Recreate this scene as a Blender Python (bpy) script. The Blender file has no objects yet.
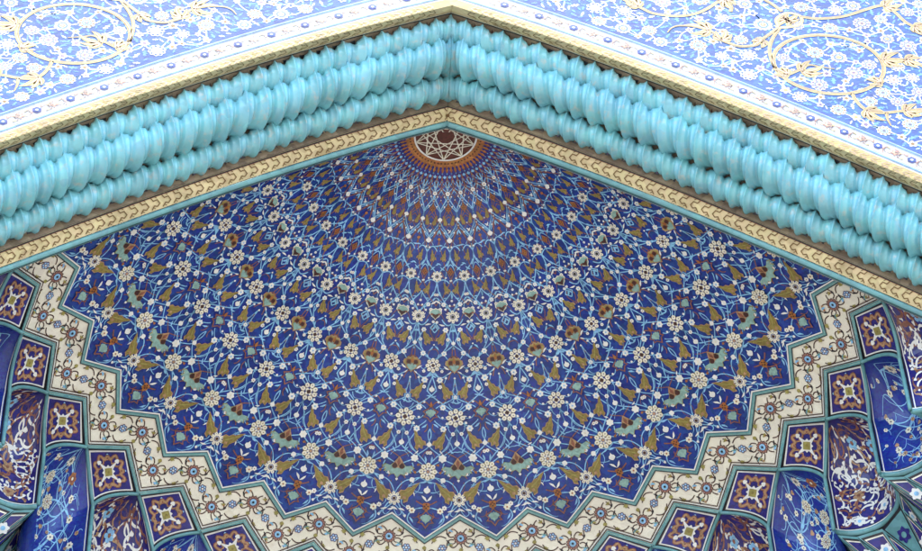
import bpy, math, random
import numpy as np
from mathutils import Matrix, Vector

random.seed(7)
rng = np.random.default_rng(7)
PI = math.pi
scene = bpy.context.scene
COL = scene.collection
SEC = PI / 16.0                      # one sector of the half dome: sixteen to the half circle

# ------------------------------------------------------------------ materials
MATS = {}
def lin(c):
    return tuple(((v / 12.92) if v <= 0.04045 else ((v + 0.055) / 1.055) ** 2.4) for v in c)

def tile_mat(name, col, rough=0.3, var=0.16, cell=22.0, stain=0.12, bump=0.15, bscale=30.0, spec=0.5, grime=None):
    m = bpy.data.materials.new(name); m.use_nodes = True
    nt = m.node_tree; b = nt.nodes['Principled BSDF']
    geo = nt.nodes.new('ShaderNodeNewGeometry')
    vor = nt.nodes.new('ShaderNodeTexVoronoi'); vor.inputs['Scale'].default_value = cell
    nt.links.new(geo.outputs['Position'], vor.inputs['Vector'])
    sep = nt.nodes.new('ShaderNodeSeparateColor'); nt.links.new(vor.outputs['Color'], sep.inputs[0])
    noi = nt.nodes.new('ShaderNodeTexNoise'); noi.inputs['Scale'].default_value = 2.3; noi.inputs['Detail'].default_value = 6
    nt.links.new(geo.outputs['Position'], noi.inputs['Vector'])
    mr = nt.nodes.new('ShaderNodeMapRange'); mr.inputs['To Min'].default_value = 1 - var; mr.inputs['To Max'].default_value = 1 + var
    nt.links.new(sep.outputs[0], mr.inputs['Value'])
    mr2 = nt.nodes.new('ShaderNodeMapRange'); mr2.inputs['From Min'].default_value = 0.3; mr2.inputs['From Max'].default_value = 0.7
    mr2.inputs['To Min'].default_value = 1 - stain; mr2.inputs['To Max'].default_value = 1 + stain
    nt.links.new(noi.outputs['Fac'], mr2.inputs['Value'])
    mul = nt.nodes.new('ShaderNodeMath'); mul.operation = 'MULTIPLY'
    nt.links.new(mr.outputs[0], mul.inputs[0]); nt.links.new(mr2.outputs[0], mul.inputs[1])
    hsv = nt.nodes.new('ShaderNodeHueSaturation'); hsv.inputs['Color'].default_value = (*col, 1)
    nt.links.new(mul.outputs[0], hsv.inputs['Value'])
    hm = nt.nodes.new('ShaderNodeMapRange'); hm.inputs['To Min'].default_value = 0.488; hm.inputs['To Max'].default_value = 0.512
    nt.links.new(sep.outputs[1], hm.inputs['Value']); nt.links.new(hm.outputs[0], hsv.inputs['Hue'])
    out = hsv.outputs[0]
    if grime:
        n3 = nt.nodes.new('ShaderNodeTexNoise'); n3.inputs['Scale'].default_value = grime[1]; n3.inputs['Detail'].default_value = 8
        nt.links.new(geo.outputs['Position'], n3.inputs['Vector'])
        r3 = nt.nodes.new('ShaderNodeMapRange'); r3.inputs['From Min'].default_value = grime[2]; r3.inputs['From Max'].default_value = grime[2] + 0.15
        r3.inputs['To Max'].default_value = grime[3]
        nt.links.new(n3.outputs['Fac'], r3.inputs['Value'])
        mx = nt.nodes.new('ShaderNodeMix'); mx.data_type = 'RGBA'
        nt.links.new(r3.outputs[0], mx.inputs[0]); nt.links.new(out, mx.inputs[6]); mx.inputs[7].default_value = (*grime[0], 1)
        out = mx.outputs[2]
    nt.links.new(out, b.inputs['Base Color'])
    b.inputs['Roughness'].default_value = rough
    b.inputs['Specular IOR Level'].default_value = spec
    if bump:
        n2 = nt.nodes.new('ShaderNodeTexNoise'); n2.inputs['Scale'].default_value = bscale; n2.inputs['Detail'].default_value = 3
        nt.links.new(geo.outputs['Position'], n2.inputs['Vector'])
        ad = nt.nodes.new('ShaderNodeMath'); ad.operation = 'ADD'
        ml = nt.nodes.new('ShaderNodeMath'); ml.operation = 'MULTIPLY'; ml.inputs[1].default_value = 0.6
        nt.links.new(sep.outputs[2], ml.inputs[0]); nt.links.new(ml.outputs[0], ad.inputs[0])
        n4 = nt.nodes.new('ShaderNodeTexNoise'); n4.inputs['Scale'].default_value = 3.5; n4.inputs['Detail'].default_value = 2
        nt.links.new(geo.outputs['Position'], n4.inputs['Vector'])
        m4 = nt.nodes.new('ShaderNodeMath'); m4.operation = 'MULTIPLY_ADD'; m4.inputs[1].default_value = 4.0
        nt.links.new(n4.outputs['Fac'], m4.inputs[0]); nt.links.new(n2.outputs['Fac'], m4.inputs[2]); nt.links.new(m4.outputs[0], ad.inputs[1])
        bp = nt.nodes.new('ShaderNodeBump'); bp.inputs['Strength'].default_value = bump; bp.inputs['Distance'].default_value = 0.01
        nt.links.new(ad.outputs[0], bp.inputs['Height']); nt.links.new(bp.outputs[0], b.inputs['Normal'])
    MATS[name] = m
    return m

tile_mat('blue', (0.011, 0.040, 0.235), 0.22, 0.25, 20, 0.22)
tile_mat('deep_blue', (0.024, 0.020, 0.170), 0.25, 0.25, 18, 0.2)
tile_mat('bright_blue', (0.014, 0.036, 0.27), 0.2, 0.12, 34, 0.22)
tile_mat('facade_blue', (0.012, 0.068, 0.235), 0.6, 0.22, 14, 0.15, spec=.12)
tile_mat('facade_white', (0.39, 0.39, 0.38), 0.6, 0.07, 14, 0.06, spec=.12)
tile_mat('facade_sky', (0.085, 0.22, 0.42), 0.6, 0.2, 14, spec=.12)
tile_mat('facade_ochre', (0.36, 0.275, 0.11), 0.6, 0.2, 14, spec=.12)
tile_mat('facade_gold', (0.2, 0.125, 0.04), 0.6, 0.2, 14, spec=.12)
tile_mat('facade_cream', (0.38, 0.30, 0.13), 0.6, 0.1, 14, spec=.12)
tile_mat('sky_blue', (0.24, 0.50, 0.74), 0.3, 0.2, 24)
tile_mat('pale_blue', (0.34, 0.56, 0.78), 0.35, 0.2, 14)
tile_mat('cream', (0.80, 0.755, 0.61), 0.35, 0.10, 14, 0.10, grime=((0.42, 0.33, 0.2), 9.0, 0.62, 0.5))
tile_mat('frieze_cream', (0.85, 0.80, 0.65), 0.35, 0.05, 9, 0.08, grime=((0.50, 0.38, 0.21), 5.0, 0.62, 0.4))
tile_mat('white', (0.80, 0.79, 0.74), 0.35, 0.07, 14, 0.06)
tile_mat('ochre', (0.245, 0.185, 0.045), 0.35, 0.25, 45, 0.15)
tile_mat('brown', (0.235, 0.085, 0.05), 0.35, 0.25, 30)
tile_mat('dark_brown', (0.055, 0.017, 0.014), 0.35, 0.25, 30)
tile_mat('orange', (0.36, 0.13, 0.03), 0.4, 0.25, 28)
tile_mat('crown_brown', (0.42, 0.17, 0.05), 0.4, 0.25, 28)
tile_mat('plum', (0.21, 0.085, 0.095), 0.35, 0.2, 30)
tile_mat('tan', (0.42, 0.25, 0.13), 0.35, 0.22, 30)
tile_mat('pale_green', (0.25, 0.41, 0.36), 0.35, 0.2, 30)
tile_mat('olive', (0.32, 0.28, 0.08), 0.35, 0.2, 30)
tile_mat('teal', (0.125, 0.31, 0.325), 0.25, 0.12, 12)
tile_mat('bead_teal', (0.13, 0.30, 0.31), 0.25, 0.10, 12, 0.2)
tile_mat('black', (0.012, 0.013, 0.018), 0.3, 0.1, 20)
tile_mat('purple', (0.085, 0.04, 0.13), 0.3, 0.2, 30)
tile_mat('gold', (0.66, 0.54, 0.30), 0.5, 0.12, 12, 0.1, grime=((0.30, 0.20, 0.09), 5.0, 0.55, 0.55))
tile_mat('gold_dark', (0.17, 0.095, 0.03), 0.5, 0.2, 30)
tile_mat('clay', (0.22, 0.16, 0.105), 0.7, 0.25, 9, 0.25, 0.4, 20, grime=((0.10, 0.07, 0.05), 9.0, 0.55, 0.7))
tile_mat('cable_turquoise', (0.205, 0.50, 0.555), 0.16, 0.05, 7, 0.16, 0.10, 26, 0.65, grime=((0.44, 0.47, 0.42), 11.0, 0.55, 0.6))
tile_mat('paving', (0.155, 0.145, 0.13), 0.7, 0.1, 0.8, 0.15, 0.2, 3.0)
tile_mat('plain_wall', (0.33, 0.27, 0.2), 0.7, 0.1, 2.0, 0.15, 0.2, 8.0)

# ------------------------------------------------------------------ helpers: objects
def link(o): COL.objects.link(o); return o

def thing(name, label, cat, loc=(0, 0, 0), group=None):
    o = bpy.data.objects.new(name, None); link(o)
    o.location = loc; o.empty_display_size = 0.2
    o['label'] = label; o['category'] = cat
    if group: o['group'] = group
    return o

def tag(o, label, cat, group=None):
    o['label'] = label; o['category'] = cat
    if group: o['group'] = group
    return o

def mesh_obj(name, V, F, mats, midx=None, parent=None, smooth=False):
    me = bpy.data.meshes.new(name)
    me.from_pydata(V if isinstance(V, list) else V.tolist(), [], F)
    for m in mats: me.materials.append(MATS[m])
    if midx is not None: me.polygons.foreach_set('material_index', np.array(midx, dtype=np.int32))
    if smooth: me.polygons.foreach_set('use_smooth', np.ones(len(me.polygons), dtype=bool))
    me.update()
    o = bpy.data.objects.new(name, me); link(o)
    if parent is not None:
        o.parent = parent
        o.matrix_parent_inverse = Matrix.Translation(-Vector(parent.location))
    return o

def copy_tree(root, rotz):
    """a thing and its parts turned about the dome's axis"""
    R = Matrix.Rotation(rotz, 4, 'Z')
    c = root.copy(); link(c)
    c.location = R @ Vector(root.location); c.rotation_euler = (0, 0, root.rotation_euler.z + rotz)
    for ch in list(root.children):
        d = ch.copy(); link(d); d.parent = c; d.matrix_parent_inverse = ch.matrix_parent_inverse.copy()
        for g in list(ch.children):
            e = g.copy(); link(e); e.parent = d; e.matrix_parent_inverse = g.matrix_parent_inverse.copy()
    return c

# ------------------------------------------------------------------ helpers: drawing tiles on a curved surface
class Surf:
    """collects tile pieces drawn in a surface's own chart; M(q, h) gives points h in front of it, S(q) metres per chart unit"""
    def __init__(self, M, S=None, step=0.004):
        self.M = M; self.S_ = S; self.V = []; self.F = []; self.I = []; self.n = 0; self.mats = []; self.step = step
        self.keep = None; self.log = None
    def S(self, q):
        q = np.atleast_2d(q)
        if self.S_ is not None: return self.S_(q)
        e = 1e-3
        p = self.M(q, 0.0)
        a = np.linalg.norm(self.M(q + [e, 0], 0.0) - p, axis=1) / e
        b = np.linalg.norm(self.M(q + [0, e], 0.0) - p, axis=1) / e
        return np.stack([np.maximum(a, 1e-3), np.maximum(b, 1e-3)], -1)
    def mi(self, m):
        if m not in self.mats: self.mats.append(m)
        return self.mats.index(m)
    def add(self, q, faces, mat, h):
        V = self.M(np.asarray(q, float), h)
        k = self.mi(mat)
        self.V.append(V)
        for f in faces:
            self.F.append([i + self.n for i in f]); self.I.append(k)
        self.n += len(V)
    def poly(self, q, mat, lay):
        q = np.asarray(q, float)
        if self.keep is not None and not self.keep(q.mean(0)): return
        self.add(q, [list(range(len(q)))], mat, lay * self.step)
    def place(self, q0, pts, mat, lay, ang=0.0, sc=1.0):
        q0 = np.asarray(q0, float); s = self.S(q0)[0]
        if self.log is not None and lay >= 2: self.log.append((q0[0], q0[1], float(np.max(np.hypot(*np.asarray(pts, float).T))) * sc))
        P = np.asarray(pts, float) * sc
        c, n = math.cos(ang), math.sin(ang)
        P = np.stack([P[:, 0] * c - P[:, 1] * n, P[:, 0] * n + P[:, 1] * c], -1)
        self.poly(q0 + P / s, mat, lay)
    def stroke(self, q, w, mat, lay, off=0.0, taper=False, closed=False, wf=None):
        q = np.asarray(q, float)
        if closed: q = np.vstack([q, q[:1]])
        if self.keep is not None and not self.keep(q[len(q) // 2]): return
        S = self.S(q); m = (S[:-1] + S[1:]) / 2
        d = np.diff(q, axis=0) * m
        L = np.linalg.norm(d, axis=1, keepdims=True); L[L < 1e-9] = 1e-9
        d = d / L; nn = np.stack([-d[:, 1], d[:, 0]], -1)
        N = np.zeros_like(q)
        N[0] = nn[0]; N[-1] = nn[-1]
        mid = nn[:-1] + nn[1:]
        ln = np.linalg.norm(mid, axis=1, keepdims=True); ln[ln < 1e-6] = 1e-6
        mid = mid / ln
        cosv = np.maximum((mid * nn[1:]).sum(1, keepdims=True), 0.35)
        N[1:-1] = mid / cosv
        if closed:
            k = nn[0] + nn[-1]; k = k / max(np.linalg.norm(k), 1e-6); k = k / max(k @ nn[0], 0.35)
            N[0] = N[-1] = k
        ww = np.full(len(q), w / 2.0)
        if taper: ww = ww * np.linspace(1.0, 0.35, len(q))
        if wf is not None: ww = ww * wf
        a = q + N * (off + ww)[:, None] / S; b = q + N * (off - ww)[:, None] / S
        n = len(q)
        self.add(np.vstack([a, b]), [[i, i + 1, n + i + 1, n + i] for i in range(n - 1)], mat, lay * self.step)
    def grid(self, Q, mat, lay):
        nu, nv = Q.shape[:2]
        self.add(Q.reshape(-1, 2), [[i * nv + j, (i + 1) * nv + j, (i + 1) * nv + j + 1, i * nv + j + 1] for i in range(nu - 1) for j in range(nv - 1)], mat, lay * self.step)
    def build(self, name, parent=None, mats=None):
        return mesh_obj(name, np.vstack(self.V), self.F, self.mats, self.I, parent)

def bez(a, b, bend=0.0, n=9, c=None, sx=1.0):
    a = np.asarray(a, float); b = np.asarray(b, float)
    if c is None:
        d = b - a; c = (a + b) / 2 + np.array([-d[1] / sx, d[0] * sx]) * bend
    t = np.linspace(0, 1, n)[:, None]
    return a * (1 - t) ** 2 + 2 * np.asarray(c, float) * t * (1 - t) + b * t * t

def scurve(a, b, k=0.5, n=11):
    """S-shaped stem leaving a and reaching b along the second axis"""
    a = np.asarray(a, float); b = np.asarray(b, float); t = np.linspace(0, 1, n)
    s = t * t * (3 - 2 * t)
    return np.stack([a[0] + (b[0] - a[0]) * (s * k + t * (1 - k)), a[1] + (b[1] - a[1]) * t], -1)

def catmull(P, n=8):
    P = np.asarray(P, float); P = np.vstack([2 * P[0] - P[1], P, 2 * P[-1] - P[-2]])
    out = []
    t = np.linspace(0, 1, n, endpoint=False)[:, None]
    for i in range(1, len(P) - 2):
        p0, p1, p2, p3 = P[i - 1:i + 3]
        out.append(0.5 * (2 * p1 + (p2 - p0) * t + (2 * p0 - 5 * p1 + 4 * p2 - p3) * t * t + (3 * p1 - p0 - 3 * p2 + p3) * t ** 3))
    out.append(P[-2:-1]); return np.vstack(out)

def ring(R, lobes=0, amp=0.0, n=32, ph=0.0, sq=1.0, sharp=False):
    t = np.linspace(0, 2 * PI, n, endpoint=False)
    f = np.abs(np.cos(lobes * (t - ph) / 2)) if sharp else 0.5 + 0.5 * np.cos(lobes * (t - ph))
    r = R * (1 - amp + amp * f) if lobes else np.full(n, R)
    return np.stack([r * np.cos(t), sq * r * np.sin(t)], -1)

CLOUD = np.array([(0, 1), (.10, .80), (.11, .62), (.22, .52), (.22, .36), (.36, .26), (.33, .06), (.17, .12), (.07, -.04), (-.07, .09), (-.2, -.02), (-.28, .14), (-.17, .28), (-.17, .5), (-.08, .66)])
CLOUD[:, 1] -= 0.42
HEART = np.array([(0, -.56), (.10, -.40), (.30, -.27), (.36, -.12), (.50, -.02), (.47, .20), (.34, .26), (.28, .38), (.13, .36), (0, .46), (-.13, .36), (-.28, .38), (-.34, .26), (-.47, .20), (-.50, -.02), (-.36, -.12), (-.30, -.27), (-.10, -.40)])
DROP = np.array([(0, .6), (.13, .32), (.36, .18), (.42, -.08), (.22, -.3), (0, -.42), (-.22, -.3), (-.42, -.08), (-.36, .18), (-.13, .32)])
LEAF = np.array([(0, .5), (.12, .25), (.2, 0), (.12, -.3), (0, -.5), (-.07, -.2), (-.05, .1)])
STAR5 = lambda R: ring(R, 5, 0.32, 20)

# --- flower motifs; local y points away from the dome's pole
def jit(a): return random.uniform(-a, a)
def petals(s, q, R, n, rc, rl, rt, mat, lay, ang):
    for i in range(n):
        a = ang + i * 2 * PI / n; e = ring(1.0, n=10) * [rl * R, rt * R] + [rc * R, 0]
        c, d = math.cos(a), math.sin(a)
        s.place(q, np.stack([e[:, 0] * c - e[:, 1] * d, e[:, 0] * d + e[:, 1] * c], -1), mat, lay)
def big_flower(s, q, R, ang=0.0, core='dark_brown', lay=4):
    ang += jit(.2); R *= 1 + jit(.05)
    s.place(q, ring(R * 1.02, 8, .16, 40), 'dark_brown' if core != 'ochre' else 'ochre', lay, ang)
    petals(s, q, R, 8, .74, .29, .255, 'cream', lay + .6, ang)
    s.place(q, ring(R * .50, 8, .12, 32), 'blue', lay + .8, ang)
    if core == 'ochre':
        petals(s, q, R, 7, .34, .15, .13, 'cream', lay + 1.2, ang); s.place(q, ring(R * .17, n=10), 'tan', lay + 1.6)
        petals(s, q, R, 8, .76, .10, .055, 'ochre', lay + 1.2, ang)
    else:
        petals(s, q, R, 4, .27, .19, .20, 'cream', lay + 1.2, ang + .4); s.place(q, ring(R * .27, 4, .25, 16), core, lay + 1.6, ang)
        petals(s, q, R, 8, .78, .09, .045, 'purple', lay + 1.2, ang)
def star_flower(s, q, R, ang=0.0, lay=4, core='black'):
    ang += jit(.2)
    petals(s, q, R, 8, .70, .30, .235, 'cream', lay, ang); s.place(q, ring(R * .58, n=18), 'cream', lay + .4)
    s.place(q, ring(R * .43, 8, .15, 24), 'blue', lay + .8, ang); s.place(q, ring(R * .33, 6, .2, 18), 'cream', lay + 1.2); s.place(q, ring(R * .24, n=10), core, lay + 1.6)
    petals(s, q, R, 8, .74, .08, .04, 'blue', lay + .9, ang)
def small_flower(s, q, R, lay=4, core='sky_blue', mat='white'):
    R *= .92
    s.place(q, ring(R * (1 + jit(.08)), 6, .26, 24, sharp=False), mat, lay, jit(.5))
    s.place(q, ring(R * .27, n=8), core, lay + 1)
def drop(s, q, R, mat='white', ang=0.0, lay=4):
    s.place(q, DROP * [R * 2, R * 2], mat, lay, ang + jit(.12))
def cloud(s, q, L, ang, flip=1, W=1.0, mat='ochre', lay=3):
    P = CLOUD * [flip * L * W, L]
    W *= .80; L *= .90; P = CLOUD * [flip * L * W, L]; e = jit(.06)
    s.place(q, P * [1.22, 1.10], 'tan', lay, ang + e); s.place(q, P, mat, lay + 1, ang + e)
    s.place(q, np.array([(-.02, .36), (.03, .36), (.10, .02), (.16, -.22), (.10, -.30), (.05, -.05)]) * [flip * L * W, L], 'olive', lay + 1.4, ang + e)
    s.place(q, np.array([(-.16, -.28), (-.02, -.2), (.06, -.3), (0, -.36), (-.1, -.32)]) * [flip * L * W, L], 'tan', lay + 1.4, ang + e)
def knot(s, q, R, lay=4):
    s.place(q, ring(R, 4, .3, 16, ph=0), 'orange', lay, PI / 4)
    for i in range(4):
        a = i * PI / 2; s.place(q, ring(R * .2, n=6) + [R * .38 * math.cos(a), R * .38 * math.sin(a)], 'dark_brown', lay + 1)
def brown_diamond(s, q, R, lay=4):
    s.place(q, [(0, R * 1.25), (R * .8, 0), (0, -R * 1.25), (-R * .8, 0)], 'brown', lay)
    s.place(q, [(0, R), (R * .6, 0), (0, -R), (-R * .6, 0)], 'orange', lay + 1)
    for d in ((0, .42), (0, -.42), (.26, 0), (-.26, 0)):
        s.place(q, ring(R * .17, n=6) + np.array(d) * R, 'dark_brown', lay + 2)
def palmette(s, q, R, kind, lay=4):
    if kind == 'brown':          # pale heart above, dark brown cheeks below
        f = R > .09
        H = HEART * [1.0, -1.0]
        s.place(q, H * R * [2.35, 2.25], 'tan' if f else 'cream', lay); s.place(q, H * R * [2.0, 1.9], 'olive' if f else 'pale_green', lay + 1)
        if f:
            s.place(q, H * R * [1.25, 1.15] + [0, R * .38], 'pale_green', lay + 2)
            for d in (-1, 1):
                c_, n_ = math.cos(.7 * d), math.sin(.7 * d); D_ = DROP @ np.array([(c_, n_), (-n_, c_)])
                s.place(q, D_ * R * .92 + [d * R * .46, -R * .22], 'brown', lay + 3); s.place(q, D_ * R * .68 + [d * R * .46, -R * .22], 'dark_brown', lay + 3.5)
            s.place(q, [(0, -R * .95), (R * .2, -R * .4), (0, R * .1), (-R * .2, -R * .4)], 'orange', lay + 4)
            for d in (-1, 1): s.place(q, LEAF * R * .9 + [d * R * .95, R * .55], 'white', lay, 2.2 * d)
        else:
            s.place(q, [(0, R * 1.0), (R * .62, R * .25), (R * .45, R * .02), (0, R * .22), (-R * .45, R * .02), (-R * .62, R * .25)], 'dark_brown', lay + 3)
            for d in (-1, 1): s.place(q, ring(R * .2, n=8) + [d * R * .68, R * .12], 'brown', lay + 3.5)
    elif kind == 'teal':         # pale green heart in a pointed pink frame
        s.place(q, np.array([(0, -R * 1.35), (R * .35, -R * .85), (R * 1.25, -R * .35), (R * .8, R * .1), (R * 1.15, R * .55), (R * .55, R * .62), (0, R * 1.35), (-R * .55, R * .62), (-R * 1.15, R * .55), (-R * .8, R * .1), (-R * 1.25, -R * .35), (-R * .35, -R * .85)]), 'brown', lay)
        s.place(q, np.array([(0, -R * 1.1), (R * .3, -R * .7), (R * .95, -R * .3), (R * .6, R * .1), (R * .85, R * .42), (R * .4, R * .5), (0, R * 1.05), (-R * .4, R * .5), (-R * .85, R * .42), (-R * .6, R * .1), (-R * .95, -R * .3), (-R * .3, -R * .7)]), 'blue', lay + 1)
        s.place(q, HEART * [R * 1.5, -R * 1.35] + [0, -R * .12], 'pale_green', lay + 2)
        s.place(q, ring(R * .2, n=8) + [0, -R * 1.25], 'orange', lay + 3)
    else:                        # wide pale wings with two dark brown hearts
        W = np.array([(0, -.05), (.32, -.30), (.55, -.10), (.9, -.18), (1.15, .02), (.85, .12), (.95, .38), (.6, .32), (.5, .55), (.22, .48), (0, .78), (-.22, .48), (-.5, .55), (-.6, .32), (-.95, .38), (-.85, .12), (-1.15, .02), (-.9, -.18), (-.55, -.10), (-.32, -.30)])
        s.place(q, W * R * 1.08, 'olive', lay); s.place(q, W * R, 'pale_green', lay + 1)
        s.place(q, np.array([(0, -.85), (.3, -.45), (.5, -.05), (.32, .12), (0, .02), (-.32, .12), (-.5, -.05), (-.3, -.45)]) * R, 'tan', lay + 2)
        for d in (-1, 1): s.place(q, HEART * [R * .42, R * .5] + [d * R * .27, -R * .12], 'dark_brown', lay + 3)
        s.place(q, [(0, -R * .72), (R * .14, -R * .42), (0, -R * .12), (-R * .14, -R * .42)], 'brown', lay + 4)

# ------------------------------------------------------------------ the half dome: profile and chart (sector number, radius)
RR = np.array([0, .41, 1.831, 4.721, 5.0, 5.2, 5.463, 5.75]); DD = np.array([-.08, -.0684, .63, 2.3036, 2.469, 2.60, 2.878, 3.35])
def make_pchip(x, y):
    h = np.diff(x); sl = np.diff(y) / h; m = np.zeros(len(x))
    for i in range(1, len(x) - 1):
        if sl[i - 1] * sl[i] > 0:
            w1 = 2 * h[i] + h[i - 1]; w2 = h[i] + 2 * h[i - 1]; m[i] = (w1 + w2) / (w1 / sl[i - 1] + w2 / sl[i])
    m[-1] = sl[-1]
    def ev(q):
        i = np.clip(np.searchsorted(x, q) - 1, 0, len(h) - 1); t = (q - x[i]) / h[i]
        return y[i] * (1 + 2 * t) * (1 - t) ** 2 + h[i] * m[i] * t * (1 - t) ** 2 + y[i + 1] * t * t * (3 - 2 * t) + h[i] * m[i + 1] * t * t * (t - 1)
    return ev
DOME = make_pchip(RR, DD)
def dome_slope(r): return (DOME(r + 1e-3) - DOME(r - 1e-3)) / 2e-3
def dome_map(q, h):
    q = np.asarray(q, float); az = q[:, 0] * SEC; r = q[:, 1]
    sl = dome_slope(r); k = 1 / np.sqrt(1 + sl * sl)
    rn = r - sl * k * h
    return np.stack([rn * np.sin(az), rn * np.cos(az), -DOME(r) - k * h], -1)
def dome_S(q):
    return np.stack([np.maximum(q[:, 1], .05) * SEC, np.sqrt(1 + dome_slope(q[:, 1]) ** 2)], -1)
def zig_in(u): f = np.abs(u - np.round(u)); return 5.0 - (5.0 - 4.721) * f / .5
def zig_out(u): f = np.abs(u - np.round(u)); return 5.463 - (5.463 - 5.2) * f / .5
YCUT = -0.26
UMAX = 8.3

dome = thing('semi_dome', 'deep blue mosaic half dome with white flowers and ochre leaves under the arch', 'dome', (0, 0, 0))

# field of mosaic
sf = Surf(dome_map, dome_S)
us = np.arange(-UMAX, UMAX + 1e-6, 1 / 12.); vs = np.linspace(0, 1, 60)
Q = np.zeros((len(us), len(vs), 2))
for i, u in enumerate(us): Q[i, :, 0] = u; Q[i, :, 1] = 0.85 + vs * (zig_in(u) + .01 - 0.85)
sf.grid(Q, 'blue', 0)
for ri, r0 in enumerate(np.linspace(.38, .85, 9)[:-1]):
    r1 = r0 + .47 / 8
    am = min(PI, math.acos(max(-1, YCUT / r1))) / SEC
    uu = np.linspace(-am, am, 121)
    sf.grid(np.stack([np.stack([uu, np.full(121, r0)], -1), np.stack([uu, np.full(121, r1)], -1)], 1), 'blue' if r0 > .68 else 'crown_brown', 0)
def dome_keep(q): return q[1] * math.cos(q[0] * SEC) > YCUT and abs(q[0]) < UMAX + 3
sf.keep = dome_keep

LB = 'sky_blue'
def both(fn):
    for d in (1, -1): fn(d)
LATT = [(0, .62, .72), (.5, .62, .72), (.25, .66, .80), (0, .72, .84), (.5, .72, .84), (0, .84, .96), (.5, .80, .94), (.25, .92, 1.06), (0, .96, 1.12), (.5, .98, 1.12), (.25, 1.04, 1.18), (0, 1.26, 1.40), (.5, 1.24, 1.38), (.25, 1.34, 1.48)]
FILL = [((.1, 1.32), (.34, 1.5), (.3, 1.34), 'brown'), ((.5, 1.7), (.3, 1.86), (.36, 1.72), 'sky_blue'), ((.1, 1.78), (.3, 1.9), (.2, 1.8), 'brown'), ((0, 2.1), (.14, 2.24), (.12, 2.12), 'sky_blue'),
 ((.5, 2.2), (.34, 2.3), (.36, 2.2), 'brown'), ((.1, 2.3), (.28, 2.4), (.2, 2.28), 'brown'), ((.5, 2.5), (.36, 2.6), (.38, 2.48), 'sky_blue'), ((0, 2.72), (.14, 2.8), (.1, 2.7), 'brown'), ((.5, 2.8), (.3, 2.96), (.34, 2.8), 'brown'),
 ((.14, 2.92), (.34, 2.88), (.24, 3.0), 'sky_blue'), ((.3, 3.02), (.18, 3.16), (.32, 3.12), 'sky_blue'), ((.5, 3.12), (.38, 3.24), (.46, 3.22), 'brown'), ((.12, 3.3), (.24, 3.36), (.14, 3.38), 'brown'), ((.36, 3.36), (.5, 3.42), (.4, 3.44), 'sky_blue'),
 ((.14, 3.5), (.34, 3.52), (.24, 3.58), 'sky_blue'), ((.34, 3.58), (.42, 3.72), (.32, 3.68), 'sky_blue'), ((.38, 3.76), (.22, 3.94), (.38, 3.9), 'sky_blue'), ((.5, 3.94), (.34, 4.0), (.4, 3.92), 'sky_blue'), ((.0, 3.92), (.12, 4.02), (.08, 3.92), 'brown'),
 ((.14, 4.16), (.3, 4.14), (.22, 4.22), 'sky_blue'), ((.42, 4.3), (.46, 4.42), (.38, 4.36), 'brown'), ((.12, 4.32), (.2, 4.44), (.1, 4.4), 'sky_blue'), ((.38, 4.5), (.28, 4.6), (.4, 4.6), 'sky_blue'), ((.1, 4.66), (.2, 4.72), (.12, 4.74), 'brown'), ((.5, 4.6), (.42, 4.7), (.46, 4.68), 'sky_blue')]
TINY = [(.14, 2.24, .05, 1), (.34, 2.3, .04, -1), (.36, 2.6, .05, .6), (.34, 2.88, .05, 1.3), (.18, 3.16, .055, -.6), (.38, 3.0, .05, .9), (.42, 3.72, .06, .4), (.22, 3.94, .055, -1), (.3, 4.14, .06, 1.2), (.2, 4.44, .055, .3), (.28, 4.6, .06, -1), (.34, 3.52, .055, 1.5), (.36, 4.2, .05, .4)]
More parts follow.
